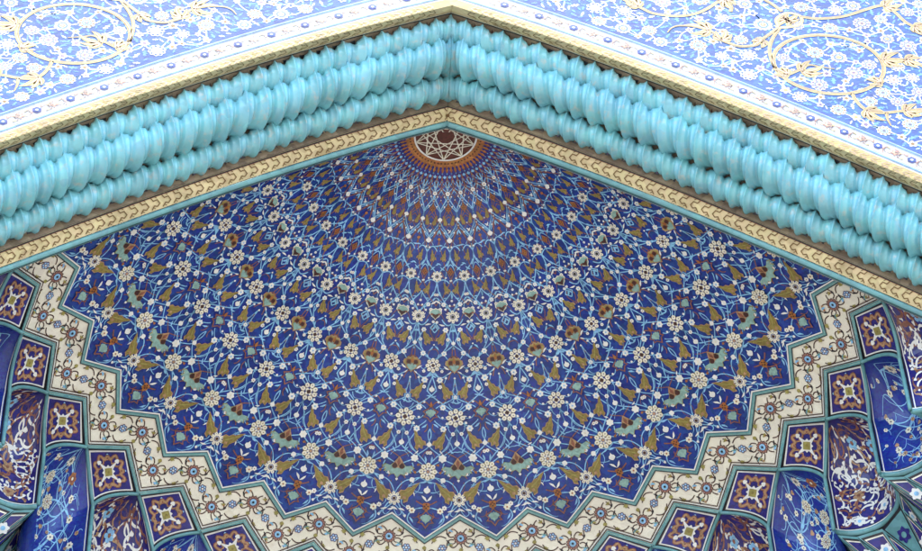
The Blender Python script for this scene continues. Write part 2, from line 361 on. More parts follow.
def dome_sector(k):
    def N(u, r): return (k + u, r)
    def st(a, b, w=.017, mat=LB, lay=1, kk=.6):
        sf.stroke(scurve(N(*a), N(*b), kk), w * .84, mat, lay)
    def bz(a, b, c, w=.016, mat=LB, lay=1, taper=False):
        sf.stroke(bez(N(*a), N(*b), c=N(*c)), w * .88, mat, lay, taper=taper)
    h = .5
    # --- crown of spear heads around the medallion
    for f in (-.5, 0.0) if k > -8 else (0.0,):
        sf.place(N(f + .25, .575), [(0, -.06), (.018, -.035), (.008, -.005), (.029, .05), (.02, .13), (0, .18), (-.02, .13), (-.029, .05), (-.008, -.005), (-.018, -.035)], 'deep_blue', 2)
        sf.place(N(f + .25, .47), ring(.011, n=8), 'dark_brown', 2); sf.place(N(f + .0, .66), [(0, -.07), (.03, -.02), (.022, .03), (0, .09), (-.022, .03), (-.03, -.02)], 'orange', 1.4)
        sf.place(N(f, .575), [(0, -.08), (.02, 0), (0, .1), (-.02, 0)], 'orange', 1)
        sf.place(N(f + .25, .665), DROP * .05, LB, 3, PI)
    for d in (1, -1):
        st((.25 * d, .66), (.5 * d, .87)); st((.25 * d, .66), (0, .80), mat='brown', w=.012); st((0, .80), (.5 * d, .88), w=.012)
        st((.5 * d, .9), (0, 1.10)); st((.5 * d, .9), (d * .5 + d * .0, .72), w=.012, mat='brown')
        st((0, .78), (.5 * d, 1.0), w=.013, mat='brown'); st((.5 * d, .98), (0, 1.3), w=.013, mat='brown')
        st((0, 1.1), (0, 1.2))
        st((.5 * d, 1.15), (0, 1.24), w=.013, mat='brown')
        # ochre bands between white drops
        sf.place(N(.27 * d, 1.20), [(-.008, -.06), (.008, -.06), (.024, .05), (0, .07), (-.024, .05)], 'ochre', 2, -.25 * d)
        sf.place(N(.27 * d, 1.20), [(-.012, -.068), (.012, -.068), (.03, .055), (0, .08), (-.03, .055)], 'brown', 1.5, -.25 * d)
        st((0, 1.2), (.5 * d, 1.40)); st((.02 * d, 1.2), (.5 * d, 1.40), kk=1.0, w=.012)
        st((0, 1.25), (.5 * d, 1.53), w=.013, mat='brown')
        bz((.5 * d, 1.56), (.06 * d, 1.55), (.28 * d, 1.43)); bz((.5 * d, 1.48), (.5 * d, 1.62), (.5 * d, 1.55))
        bz((.5 * d, 1.56), (.36 * d, 1.72), (.5 * d, 1.66))
        st((.42 * d, 1.66), (0, 1.83)); st((.25 * d, 1.69), (.5 * d, 1.9), w=.014, mat='brown'); st((0, 1.42), (.25 * d, 1.7), w=.012, mat='brown')
        cloud(sf, N(.25 * d, 1.605), .17, PI + .22 * d, d, .85)
        bz((0, 1.92), (.44 * d, 1.93), (.25 * d, 1.84)); bz((0, 1.86), (.12 * d, 2.08), (0, 1.97))
        cloud(sf, N(.31 * d, 1.99), .18, PI - .28 * d, -d, .9)
        st((.5 * d, 1.88), (.24 * d, 2.08), w=.014, mat='brown'); st((.24 * d, 2.08), (0, 2.2), w=.014, mat='brown')
        st((.1 * d, 2.03), (.5 * d, 2.3)); st((.5 * d, 2.02), (.22 * d, 2.18)); st((.24 * d, 2.18), (.05 * d, 2.1), w=.012)
        small_flower(sf, N(.24 * d, 2.18), .036)
        # third ring
        bz((.5 * d, 2.4), (.2 * d, 2.36), (.34 * d, 2.48), w=.018); bz((.5 * d, 2.3), (.24 * d, 2.2), (.4 * d, 2.2))
        st((.5 * d, 2.36), (.5 * d, 2.62)); st((.5 * d, 2.36), (.32 * d, 2.68)); st((.3 * d, 2.46), (.52 * d, 2.72))
        small_flower(sf, N(.5 * d - .2 * d, 2.485), .042)
        cloud(sf, N(.22 * d, 2.575), .24, PI + .42 * d, d, .95)
        st((0, 2.38), (.12 * d, 2.5), w=.014, mat='brown'); st((.12 * d, 2.5), (0, 2.62), w=.012, mat='brown')
        sf.stroke([N(0, 2.40), N(.12 * d, 2.46), N(0, 2.52)], .014, LB, 2)
        small_flower(sf, N(.26 * d, 2.765), .044)
        st((.26 * d, 2.765), (0, 2.86)); st((.26 * d, 2.765), (.5 * d, 2.66)); st((.4 * d, 2.62), (0, 2.92)); st((.26 * d, 2.765), (.42 * d, 2.9), w=.013)
        bz((.5 * d, 2.68), (.5 * d, 2.88), (.42 * d, 2.78), w=.014, mat='brown')
        # fourth ring
        bz((0, 2.99), (.32 * d, 3.02), (.2 * d, 3.1), w=.02); st((.04 * d, 2.95), (-.1 * d, 3.22)); st((.0, 2.95), (.17 * d, 3.08))
        small_flower(sf, N(.17 * d, 3.08), .05); st((.17 * d, 3.08), (.42 * d, 2.98), w=.014)
        bz((.5 * d, 2.98), (.36 * d, 3.08), (.4 * d, 2.98), w=.015, mat='brown')
        cloud(sf, N(.29 * d, 3.21), .27, PI + .45 * -d, -d, .98)
        st((-.1 * d, 3.2), (.5 * d, 3.5)); st((.5 * d, 3.06), (.44 * d, 3.3)); st((.5 * d, 3.28), (.1 * d, 3.42), w=.015); st((.44 * d, 3.2), (.56 * d, 3.36))
        bz((.18 * d, 3.33), (0, 3.42), (.06 * d, 3.34), w=.016, mat='brown'); bz((.14 * d, 3.34), (.36 * d, 3.27), (.28 * d, 3.38), w=.014, mat='brown')
        small_flower(sf, N(.24 * d, 3.405), .05); st((.24 * d, 3.405), (.46 * d, 3.5)); st((.24 * d, 3.405), (.35 * d, 3.26), w=.013)
        small_flower(sf, N(.25 * d, 3.66), .054); st((.25 * d, 3.66), (.46 * d, 3.55)); st((.25 * d, 3.66), (.08 * d, 3.56), w=.014)
        bz((.06 * d, 3.6), (.1 * d, 3.7), (.02 * d, 3.66), w=.015, mat='brown')
        cloud(sf, N(.21 * d, 3.8), .30, PI + .45 * d, d, .98)
        st((.54 * d, 3.6), (.34 * d, 3.84)); st((.46 * d, 3.6), (.64 * d, 3.82)); st((.5 * d, 3.6), (.5 * d, 3.8), w=.013)
        st((.25 * d, 3.66), (.42 * d, 3.9), w=.015); bz((0, 3.66), (.06 * d, 3.86), (-.08 * d, 3.76), w=.014)
        st((.34 * d, 3.84), (.02 * d, 4.1)); st((.5 * d, 3.86), (.24 * d, 4.0)); st((.0, 3.86), (.24 * d, 4.01), w=.015); st((.3 * d, 3.93), (.5 * d, 4.02), w=.015, mat='brown')
        # fifth ring
        small_flower(sf, N(.24 * d, 4.01), .062, core='cream'); st((.24 * d, 4.01), (.46 * d, 4.1)); st((.24 * d, 4.01), (.04 * d, 4.12))
        bz((.27 * d, 4.07), (.36 * d, 4.2), (.2 * d, 4.17), w=.018); bz((.36 * d, 4.2), (.28 * d, 4.16), (.34 * d, 4.26), w=.015, taper=True)
        sf.place(N(.25 * d, 4.27), DROP * .09, 'white', 4, .5 * d)
        st((-.12 * d, 4.24), (.3 * d, 4.36)); st((.05 * d, 4.22), (.26 * d, 4.27)); bz((0, 4.2), (-.34 * d, 4.42), (-.26 * d, 4.27), w=.016)
        bz((.25 * d, 4.27), (.5 * d, 4.45), (.42 * d, 4.27)); bz((.06 * d, 4.42), (.3 * d, 4.33), (.2 * d, 4.43), w=.014, taper=True)
        bz((.36 * d, 4.26), (.5 * d, 4.22), (.4 * d, 4.2), w=.015, mat='brown')
        cloud(sf, N(.28 * d, 4.425), .36, PI + .72 * -d, -d, .92)
        bz((.16 * d, 4.52), (.02 * d, 4.57), (.08 * d, 4.56), w=.02, mat='brown')
        small_flower(sf, N(.21 * d, 4.635), .052, core='orange', mat='cream'); bz((.02 * d, 4.6), (.21 * d, 4.635), (.12 * d, 4.6), w=.016)
        bz((.21 * d, 4.635), (.22 * d, 4.80), (.32 * d, 4.74), w=.018); bz((.22 * d, 4.8), (.09 * d, 4.86), (.16 * d, 4.86), w=.015, taper=True)
        sf.place(N(.365 * d, 4.635), LEAF * .1, 'white', 3, 1.3 * d); bz((.5 * d, 4.52), (.36 * d, 4.68), (.40 * d, 4.55), w=.017); bz((.36 * d, 4.68), (.46 * d, 4.67), (.41 * d, 4.74), w=.014, taper=True)
        bz((.5 * d, 4.56), (.3 * d, 4.7), (.36 * d, 4.66), w=.013)
    if True:
        for d in (1, -1):
            for (a, b, c, m) in FILL:
                bz((a[0] * d, a[1]), (b[0] * d, b[1]), (c[0] * d, c[1]), w=.0145, mat=m, taper=True)
            for n_, (u_, r_, sz_, an) in enumerate(TINY):
                if n_ % 2: sf.place(N(u_ * d + jit(.01), r_), LEAF * sz_ * 1.3, 'white', 3, an * d + jit(.3))
                else: small_flower(sf, N(u_ * d + jit(.01), r_), .018 + .0045 * r_, core='tan')
            # close lattice near the pole
            for n_, (a, b, c_) in enumerate(LATT):
                m = ('brown', LB)[n_ % 2]
                st((a * d, b), ((a + .5) * d if a < .3 else (a - .5) * d, c_), w=.0105, mat=m, lay=.8)
            for (a, b, c_) in LATT: sf.place(N(a * d, b), ring(.011, n=7), 'white' if b > .75 else LB, 2.4)
    # --- nodes on the sector's own axis and on the line between sectors
    star = lambda u, r, R: star_flower(sf, N(u + jit(.012), r + jit(.01)), R)
    drop(sf, N(0, 1.19), .036); drop(sf, N(0, 1.41), .026, 'orange')
    star(0, 1.84, .074); sf.place(N(0, 2.66), DROP * .03, 'white', 4, PI)
    palmette(sf, N(0, 2.285), .074, 'brown')
    big_flower(sf, N(jit(.012), 2.905), .104)
    drop(sf, N(0, 3.19), .046, ang=PI); palmette(sf, N(0, 3.48), .09, 'teal')
    sf.place(N(0, 3.372), [(0, -.05), (.02, 0), (0, .05), (-.02, 0)], 'orange', 5)
    drop(sf, N(0, 3.845), .042, ang=PI); big_flower(sf, N(jit(.01), 4.165), .12, core='ochre')
    drop(sf, N(0, 4.39), .055, ang=PI); knot(sf, N(0, 4.58), .062); palmette(sf, N(0, 4.735), .10, 'teal')
    if k < 8:
        small_flower(sf, N(h, .88), .037, core='tan'); brown_diamond(sf, N(h, 1.062), .05)
        drop(sf, N(h, 1.425), .044, ang=PI); brown_diamond(sf, N(h, 1.785), .052); small_flower(sf, N(h, 2.135), .02)
        star(h, 2.33, .09); drop(sf, N(h, 2.645), .034, ang=PI); palmette(sf, N(h, 2.895), .104, 'brown')
        small_flower(sf, N(h, 3.285), .034); sf.place(N(h, 3.06), DROP * .035, 'white', 4, PI)
        big_flower(sf, N(h + jit(.01), 3.53), .12)
        drop(sf, N(h, 3.835), .046, ang=PI); palmette(sf, N(h, 4.135), .185, 'wing')
        sf.place(N(h, 4.275), DROP * .045, 'white', 4); star_flower(sf, N(h, 4.505), .098, core='dark_brown')
SPR = []
real = sf; sf = Surf(dome_map, dome_S); sf.keep = dome_keep; sf.log = []
dome_sector(0)
occ = [(a, b, c) for a, b, c in sf.log]; sf = real
lr0 = random.Random(3)
for _ in range(6000):
    u_, r_ = lr0.uniform(0.02, .5), lr0.uniform(1.3, 4.9); z = lr0.uniform(.014, .02) + .0035 * r_
    if r_ > zig_in(np.array(u_)) - .10 or r_ < .9: continue
    if any(math.hypot((abs(u_ - a)) * SEC * r_, (r_ - b) * 1.15) < z * 1.3 + c * .82 + .012 for a, b, c in occ): continue
    occ.append((u_, r_, z * 1.6)); SPR.append((u_, r_, z, lr0.random(), lr0.uniform(0, 6)))
def sprinkle(k):
    for d in (1, -1):
        for u_, r_, z, c_, a in SPR:
            q = (k + u_ * d + jit(.006), r_ + jit(.006))
            if c_ > .9 and r_ < 3: continue
            if c_ < .16: small_flower(sf, q, z * .95, core='tan' if c_ < .08 else 'sky_blue')
            elif c_ < .34: sf.place(q, LEAF * z * 3.2, LB, 2.2, a * d)
            elif c_ < .50: drop(sf, q, z * .75, 'white', a)
            elif c_ < .80:
                sf.place(q, LEAF * z * 3.6, 'white' if c_ < .68 else LB, 3, a * d)
            else:
                e = (q[0] + math.cos(a) * .07 * d * 3 / r_, q[1] + math.sin(a) * .075)
                sf.stroke(bez(q, e, .5 * d, 8), .015, LB if c_ < .92 else 'brown', 1.2, taper=True); sf.place(q, ring(z * .7, 3, .3, 10, ph=a), 'white' if c_ < .9 else 'orange', 3)
for k in range(-8, 9): dome_sector(k); sprinkle(k)
sf.build('mosaic_field', dome)

# pole medallion: a disc of interlaced strapwork
sm = Surf(dome_map, dome_S)
def flat_map(q, h):
    q = np.asarray(q, float); r = np.hypot(q[:, 0], q[:, 1])
    return np.stack([q[:, 0], q[:, 1], -DOME(r) - .006 - h], -1)
sm = Surf(flat_map, lambda q: np.ones_like(q))
tile_mat('medallion_red', (0.11, 0.032, 0.022), .4, .2, 30)
P = ring(.4, n=64); P[:, 1] = np.maximum(P[:, 1], YCUT)
sm.poly(P, 'medallion_red', 0)
def clipline(a, b, w, mat, lay):
    a = np.array(a, float); b = np.array(b, float)
    t = np.linspace(0, 1, 60)[:, None]; L = a + (b - a) * t
    ok = (np.hypot(L[:, 0], L[:, 1]) < .395) & (L[:, 1] > YCUT)
    if ok.sum() > 1: L = L[ok]; sm.stroke([L[0], L[-1]], w, mat, lay)
def rosette(cx, cy, R):
    for i in range(5):
        a = PI / 2 + i * 2 * PI / 5
        for st2 in (2,):
            b = a + st2 * 2 * PI / 5
            clipline((cx + R * math.cos(a), cy + R * math.sin(a)), (cx + R * math.cos(b), cy + R * math.sin(b)), .018, 'cream', 2)
for i in range(10):
    a = i * PI / 5 + PI / 10
    p = np.array([math.cos(a), math.sin(a)]) * .40; b = a + 4 * PI / 5
    clipline(p, (.40 * math.cos(b), .40 * math.sin(b)), .0135, 'cream', 2)
    b = a + 3 * PI / 5; clipline(p, (.40 * math.cos(b), .40 * math.sin(b)), .0135, 'cream', 2.1)
    a2 = a + PI / 10; sm.place((.30 * math.cos(a2), .30 * math.sin(a2)), ring(.05, n=5), 'dark_brown', .5)
for i in range(10):
    a = i * PI / 5
    if i % 1 == 0: sm.place((.235 * math.cos(a), .235 * math.sin(a)), ring(.042, 5, .2, 10, ph=a), 'brown', 1); sm.place((.235 * math.cos(a), .235 * math.sin(a)), ring(.02, n=8), 'tan', 1.5)
    sm.place((.345 * math.cos(a + PI / 10), .345 * math.sin(a + PI / 10)), ring(.03, 5, .2, 10), 'gold_dark', 1)
[clipline((.07 * math.cos(i * PI / 3), .07 * math.sin(i * PI / 3)), (.07 * math.cos((i + 1) * PI / 3), .07 * math.sin((i + 1) * PI / 3)), .012, 'cream', 2.3) for i in range(6)]; [clipline((.07 * math.cos(i * PI / 3), .07 * math.sin(i * PI / 3)), (.135 * math.cos(i * PI / 3), .135 * math.sin(i * PI / 3)), .012, 'cream', 2.3) for i in range(6)]; sm.place((0, 0), ring(.05, 6, .2, 30), 'brown', 1); sm.place((0, 0), ring(.025, 6, .2, 24), 'tan', 1.5)
t = np.linspace(-PI / 2 + .0, 3 * PI / 2, 120)
R1 = np.stack([.405 * np.cos(t), .405 * np.sin(t)], -1); R1 = R1[R1[:, 1] > YCUT + .005]
sm.stroke(R1, .024, 'white', 3)
sm.build('star_medallion', dome)

# ------------------------------------------------------------------ cream frieze stepping round the foot of the dome
frieze = thing('zigzag_frieze', 'cream zigzag band of blue rosettes and vines along the foot of the blue dome', 'frieze', (0, 5.2, -2.6))
sz = Surf(dome_map, dome_S)
us = np.arange(-UMAX, UMAX + 1e-6, 1 / 12.)
Q = np.zeros((len(us), 8, 2))
for i, u in enumerate(us): Q[i, :, 0] = u; Q[i, :, 1] = np.linspace(zig_in(u), zig_out(u) + .0, 8)
sz.grid(Q, 'frieze_cream', 1)
def vine(a, b, c, w=.0145, mat='dark_brown'): sz.stroke(bez(a, b, c=c, n=9), w, mat, 2.5)
def rosette_blue(q, R):
    sz.place(q, ring(R, 12, .18, 48), 'dark_brown', 3); sz.place(q, ring(R * .92, 12, .2, 48), 'plum', 3.5, .1)
    for i in range(12):
        a = i * PI / 6; sz.place(q, ring(R * .1, n=6) + [R * .72 * math.cos(a), R * .72 * math.sin(a)], 'tan', 4)
    sz.place(q, ring(R * .52, n=20), 'black', 4.3); sz.place(q, ring(R * .47, n=20), 'pale_blue', 4.5); sz.place(q, ring(R * .36, n=16), 'sky_blue', 5); sz.place(q, ring(R * .18, n=10), 'black', 5.5)
def hexflower(q, R):
    for i in range(6):
        a = i * PI / 3; c = np.array([math.cos(a), math.sin(a)]) * R * .6
        sz.place(q, ring(R * .42, n=8) + c, 'purple', 3); sz.place(q, ring(R * .24, n=8) + c, 'pale_blue', 3.5)
    sz.place(q, ring(R * .25, n=8), 'white', 4)
def frieze_unit(u0, flip):
    for d in (1, -1):
        if abs(u0 + .25 * d) > UMAX - .1: continue
        hexflower((u0 + .255 * d, 5.083), .060)
    for k2 in (0, 1):
        uu, rr = (u0, 4.965) if k2 == 0 else (u0 + .5, 5.21)
        if abs(uu) > UMAX - .12: continue
        rosette_blue((uu, rr), .098 if k2 == 0 else .095)
        s = .10 / (rr * SEC)
        for i, (dx, dy) in enumerate(((1, 1), (-1, 1), (1, -1), (-1, -1))):
            big = (dy > 0) == (k2 == 0)
            a = np.array((uu + dx * .4 * s, rr + dy * .068)); b = np.array((uu + dx * 1.72 * s, rr + dy * .04))
            vine(a, b, (uu + dx * 1.2 * s, rr + dy * .165)); sz.place(b, LEAF * .08, 'black', 3, dx * .8)
            a2 = np.array((uu + dx * .9 * s, rr + dy * .02)); b2 = np.array((uu + dx * 1.9 * s, rr + dy * .115))
            vine(a2, b2, (uu + dx * 1.9 * s, rr - dy * .01))
            sz.place((uu + dx * 1.35 * s, rr + dy * .085), LEAF * [.13, .075], 'sky_blue' if dx * dy > 0 else 'olive', 3, 1.2 * dx)
        for dx in (1, -1):
            th_ = np.linspace(.35, 2.6, 16)
            sz.stroke(np.stack([uu + dx * (1.15 * s + .62 * s * np.cos(th_ + 1.2)), rr + .066 * np.sin(th_ + 1.2)], -1), .013, 'dark_brown', 2.4)
            sz.place((uu + dx * 1.45 * s, rr - .075), ring(.02, 5, .35, 15), 'orange', 3); sz.place((uu + dx * 1.5 * s, rr + .072), LEAF * .09, 'teal', 3, 2 * dx)
            if k2 == 0 or True:
                sz.place((uu + dx * .37, rr + (-.01 if k2 else .02)), DROP * .075, 'olive', 3, PI / 2 * dx)
                vine((uu + dx * .2, rr), (uu + dx * .40, rr + (.06 if k2 == 0 else -.06)), (uu + dx * .33, rr + (-.07 if k2 == 0 else .07)))
        sz.place((uu, rr + (.14 if k2 == 0 else -.13)), DROP * .07, 'olive', 3)
        vine((uu, rr + (.08 if k2 == 0 else -.08)), (uu, rr + (.15 if k2 == 0 else -.15)), (uu + .03, rr + (.12 if k2 == 0 else -.12)))
        for dx in (1, -1):
            sz.place((uu + dx * .11, rr - (.11 if k2 == 0 else -.11)), ring(.018, 5, .3, 12), 'frieze_cream' if dx > 0 else 'tan', 3)
for k in range(-8, 8): frieze_unit(k + .5, 1)
frieze_unit(-8.5, 1)
sz.build('cream_band', frieze)

def zig_pts(which):
    u = [-UMAX]; 
    for h2 in range(-16, 17): u.append(h2 / 2)
    u.append(UMAX)
    out = []
    for a, b in zip(u[:-1], u[1:]):
        n = 5
        for i in range(n): out.append(a + (b - a) * i / n)
    out.append(u[-1]); u = np.array(out)
    return np.stack([u, zig_in(u) if which == 0 else zig_out(u)], -1)
def zig_keys(which):
    u = np.array([-UMAX] + [h2 / 2 for h2 in range(-16, 17)] + [UMAX])
    return np.stack([u, zig_in(u) if which == 0 else zig_out(u)], -1)

def edging(surf, pts, spec):
    for off, w, mat, lay in spec: surf.stroke(pts, w, mat, lay, off)
ze = Surf(dome_map, dome_S)
K = zig_keys(0)
# offsets: + is outward (to larger radius) when running towards larger sector number
edging(ze, K, [(-.036, .020, 'white', 3), (-.021, .011, 'black', 3.4), (0, .040, 'teal', 3.6), (.006, .010, 'pale_green', 4), (.027, .012, 'black', 3.4)])
ze.build('teal_inner_edging', frieze)
zo = Surf(dome_map, dome_S)
K = zig_keys(1)
edging(zo, K, [(-.075, .014, 'dark_brown', 3), (-.052, .012, 'white', 3), (-.038, .014, 'black', 3.4), (0, .046, 'teal', 3.6), (.0, .014, 'pale_green', 4.2), (.033, .012, 'black', 3.4)])
zo.build('teal_outer_edging', frieze)

# ------------------------------------------------------------------ kite panels and niches of the muqarnas
def cyl(u, r, d): 
    a = u * SEC; return np.array([r * math.sin(a), r * math.cos(a), -d])
KP, KA, KB, KD = cyl(0, 5.205, 2.605), cyl(.5, 5.463, 2.878), cyl(-.5, 5.463, 2.878), cyl(0, 5.74, 3.34)
KC = [cyl(.14, 5.70, 2.985), cyl(-.14, 5.70, 2.985)]
def arc_pt(side, t):             # from the crossing (t=0) to the kite's foot (t=1)
    A = KA if side > 0 else KB; C = KC[0] if side > 0 else KC[1]
    t = np.asarray(t)[:, None]
    return A * (1 - t) ** 2 + 2 * C * t * (1 - t) + KD * t * t
def kite_raw(q):
    a = q[:, :1]; b = q[:, 1:]
    eA = KP + (KA - KP) * a; eB = KP + (KB - KP) * b
    top = arc_pt(1, q[:, 1]); top2 = arc_pt(-1, q[:, 0])
    # edges: b=0 P->A, a=0 P->B, a=1 A->D (curved), b=1 B->D (curved)
    return (1 - b) * eA + b * top2 + (1 - a) * eB + a * top - ((1 - a) * (1 - b) * KP + a * (1 - b) * KA + (1 - a) * b * KB + a * b * KD)
def with_normal(raw, e=1e-3, lo=None, hi=None):
    def M(q, h):
        q = np.asarray(q, float)
        p = raw(q)
        if np.max(np.abs(h)) < 1e-9: return p
        qa = q.copy(); qb = q.copy(); sa = np.full(len(q), e); sb = np.full(len(q), e)
        if hi is not None:
            sa = np.where(q[:, 0] > hi[0] - 2 * e, -e, e); sb = np.where(q[:, 1] > hi[1] - 2 * e, -e, e)
        qa[:, 0] += sa; qb[:, 1] += sb
        da = (raw(qa) - p) / sa[:, None]; db = (raw(qb) - p) / sb[:, None]
        n = np.cross(da, db); n /= np.maximum(np.linalg.norm(n, axis=1, keepdims=True), 1e-9)
        tgt = np.array([0, 2.5, -7.0]) - p
        sg = np.sign((n * tgt).sum(1, keepdims=True)); sg[sg == 0] = 1
        return p + n * sg * h
    return M

def tube(pts, R, mat, name, parent, n=10, flat=1.0, half=False):
    pts = np.asarray(pts, float); m = len(pts)
    T = np.gradient(pts, axis=0); T /= np.linalg.norm(T, axis=1, keepdims=True)
    V = []; F = []
    for i in range(m):
        to = np.array([0, 1.0, -7.0]) - pts[i]; nrm = to - (to @ T[i]) * T[i]; nrm /= np.linalg.norm(nrm)
        b = np.cross(T[i], nrm)
        for j in range(n):
            a = 2 * PI * j / n; V.append(pts[i] + R * (b * math.cos(a) + nrm * math.sin(a) * flat))
    for i in range(m - 1):
        for j in range(n):
            F.append([i * n + j, i * n + (j + 1) % n, (i + 1) * n + (j + 1) % n, (i + 1) * n + j])
    F.append(list(range(n))); F.append([(m - 1) * n + j for j in range(n)])
    return mesh_obj(name, np.array(V), F, [mat], None, parent, True)

def make_kite():
    t = thing('star_panel', 'x', 'tile panel', tuple(KD), 'star panels under the cream zigzag band')
    s = Surf(with_normal(kite_raw, hi=(1, 1)))
    g = np.linspace(0, 1, 13); A, B = np.meshgrid(g, g, indexing='ij')
    s.grid(np.stack([A, B], -1), 'black', 0)
    def inset(m, mat, lay):
        g = np.linspace(0, 1, 9); A, B = np.meshgrid(g, g, indexing='ij')
        s.grid(m + np.stack([A, B], -1) * (1 - 2 * m), mat, lay)
    inset(.062, 'white', 1); inset(.092, 'deep_blue', 2)
    # lobed tan frame, white four pointed star, olive heart
    th = np.linspace(0, 2 * PI, 96, endpoint=False)
    def loop(r0, a4, a8, ph=0): 
        r = r0 * (1 + a4 * np.cos(4 * th + ph) + a8 * np.cos(12 * th + ph))
        return np.stack([.5 + r * np.cos(th), .5 + r * np.sin(th)], -1)
    s.stroke(loop(.325, -.12, .12), .048, 'brown', 3, closed=True)
    s.stroke(loop(.325, -.12, .12), .024, 'tan', 3.5, closed=True)
    s.stroke(loop(.25, .16, -.14), .02, 'brown', 3, closed=True); s.stroke(loop(.25, .16, -.14, .5), .01, 'tan', 3.3, closed=True)
    s.poly(np.array([(.5 + r * math.cos(a), .5 + r * math.sin(a)) for a, r in [(i * PI / 8 + PI / 4, (.31, .115, .15, .115)[i % 4]) for i in range(16)]]), 'white', 4)
    for i in range(4):
        a = PI / 4 + i * PI / 2; c = np.array([.5 + .30 * math.cos(a), .5 + .30 * math.sin(a)])
        s.place(c, ring(.036, 3, .25, 12, ph=a), 'white', 4)
        s.place((.5 + .36 * math.cos(i * PI / 2), .5 + .36 * math.sin(i * PI / 2)), DROP * .035, 'sky_blue', 3)
    s.poly(np.array([(.5 + r * math.cos(a), .5 + r * math.sin(a)) for a, r in [(i * PI / 4 + PI / 4, (.115, .085)[i % 2]) for i in range(8)]]), 'olive', 5)
    s.place((.5, .5), ring(.022, 4, .4, 12), 'ochre', 6)
    s.build('blue_field', t)
    tt = np.linspace(0, 1, 15)
    off = np.array([0, -.012, -.018])
    tube(arc_pt(1, tt) + off, .024, 'teal', 'arch_rib', t); tube(arc_pt(-1, tt) + off, .024, 'teal', 'arch_rib', t)
    # upright rib from the foot down to the tier below
    zz = np.linspace(0, 1, 8)[:, None]
    E0 = cyl(0, 5.76, 4.30)
    tube(KD + (E0 - KD) * zz + np.array([0, -.014, 0]), .026, 'teal', 'upright_rib', t)
    return t

def ord_word(n):
    return ['first', 'second', 'third', 'fourth', 'fifth', 'sixth', 'seventh', 'eighth', 'ninth'][n - 1]

kite0 = make_kite()          # stands at sector 0; each copy is turned to its half sector
ks = [k + .5 for k in range(-8, 8)]
for i, u in enumerate(ks):
    o = kite0 if i == 0 else copy_tree(kite0, -(u - ks[0]) * SEC)
    side = 'left' if u < 0 else 'right'; n = int(8 - abs(u) + .5) 
    o['label'] = ('blue kite shaped tile panel with white star, %s from the %s end of its row' % (ord_word(n), side)) if n > 1 else 'blue kite shaped tile panel with white star at the far %s end, touching the arch' % side
# turn the first one last, so that the copies above were made from the upright pose
R0 = Matrix.Rotation(-ks[0] * SEC, 4, 'Z')
def turn(o, ang):
    R = Matrix.Rotation(ang, 4, 'Z'); o.location = R @ Vector(o.location); o.rotation_euler = (0, 0, o.rotation_euler.z + ang)
for o in [x for x in COL.objects if x.name.split('.')[0] == 'star_panel']: turn(o, -ks[0] * SEC)

# niche between two upright ribs: chart x in -1..1 across, v in 0..1 from the crossing down
NB = cyl(0, 5.463, 2.878)
def niche_raw_factory(dbot, rmax):
    DR, DL = cyl(.5, 5.74, 3.34), cyl(-.5, 5.74, 3.34)
    CR, CL = cyl(.36, 5.70, 2.985), cyl(-.36, 5.70, 2.985)
    ER, EL = cyl(.5, 5.76, dbot), cyl(-.5, 5.76, dbot)
    def raw(q):
        x = np.sin(np.clip(q[:, :1], -1, 1) * PI / 2); v = q[:, 1:]
        t1 = np.clip(v / .38, 0, 1); t2 = np.clip((v - .38) / .62, 0, 1)
        side = lambda C, D_, E_: np.where(v < .38, NB * (1 - t1) ** 2 + 2 * C * t1 * (1 - t1) + D_ * t1 * t1, D_ + (E_ - D_) * t2)
        L = side(CL, DL, EL); Rr = side(CR, DR, ER)
        ch = L + (Rr - L) * (x + 1) / 2
        vv = np.clip(v, 0, 1)
        rc = 5.463 + (rmax - 5.463) * np.sin(PI / 2 * np.minimum(1, vv / .62)) ** .9
        dc = 2.878 + (dbot - 2.878) * vv ** 1.25 - .06 * np.sin(PI * np.minimum(1, vv / .4)) 
        cen = np.concatenate([np.zeros_like(rc), rc, -dc], 1)
        mid = (L + Rr) / 2
        bul = np.sqrt(np.maximum(0, 1 - np.clip(x, -1, 1) ** 2)) ** 1.1
        return ch + (cen - mid) * bul
    return raw

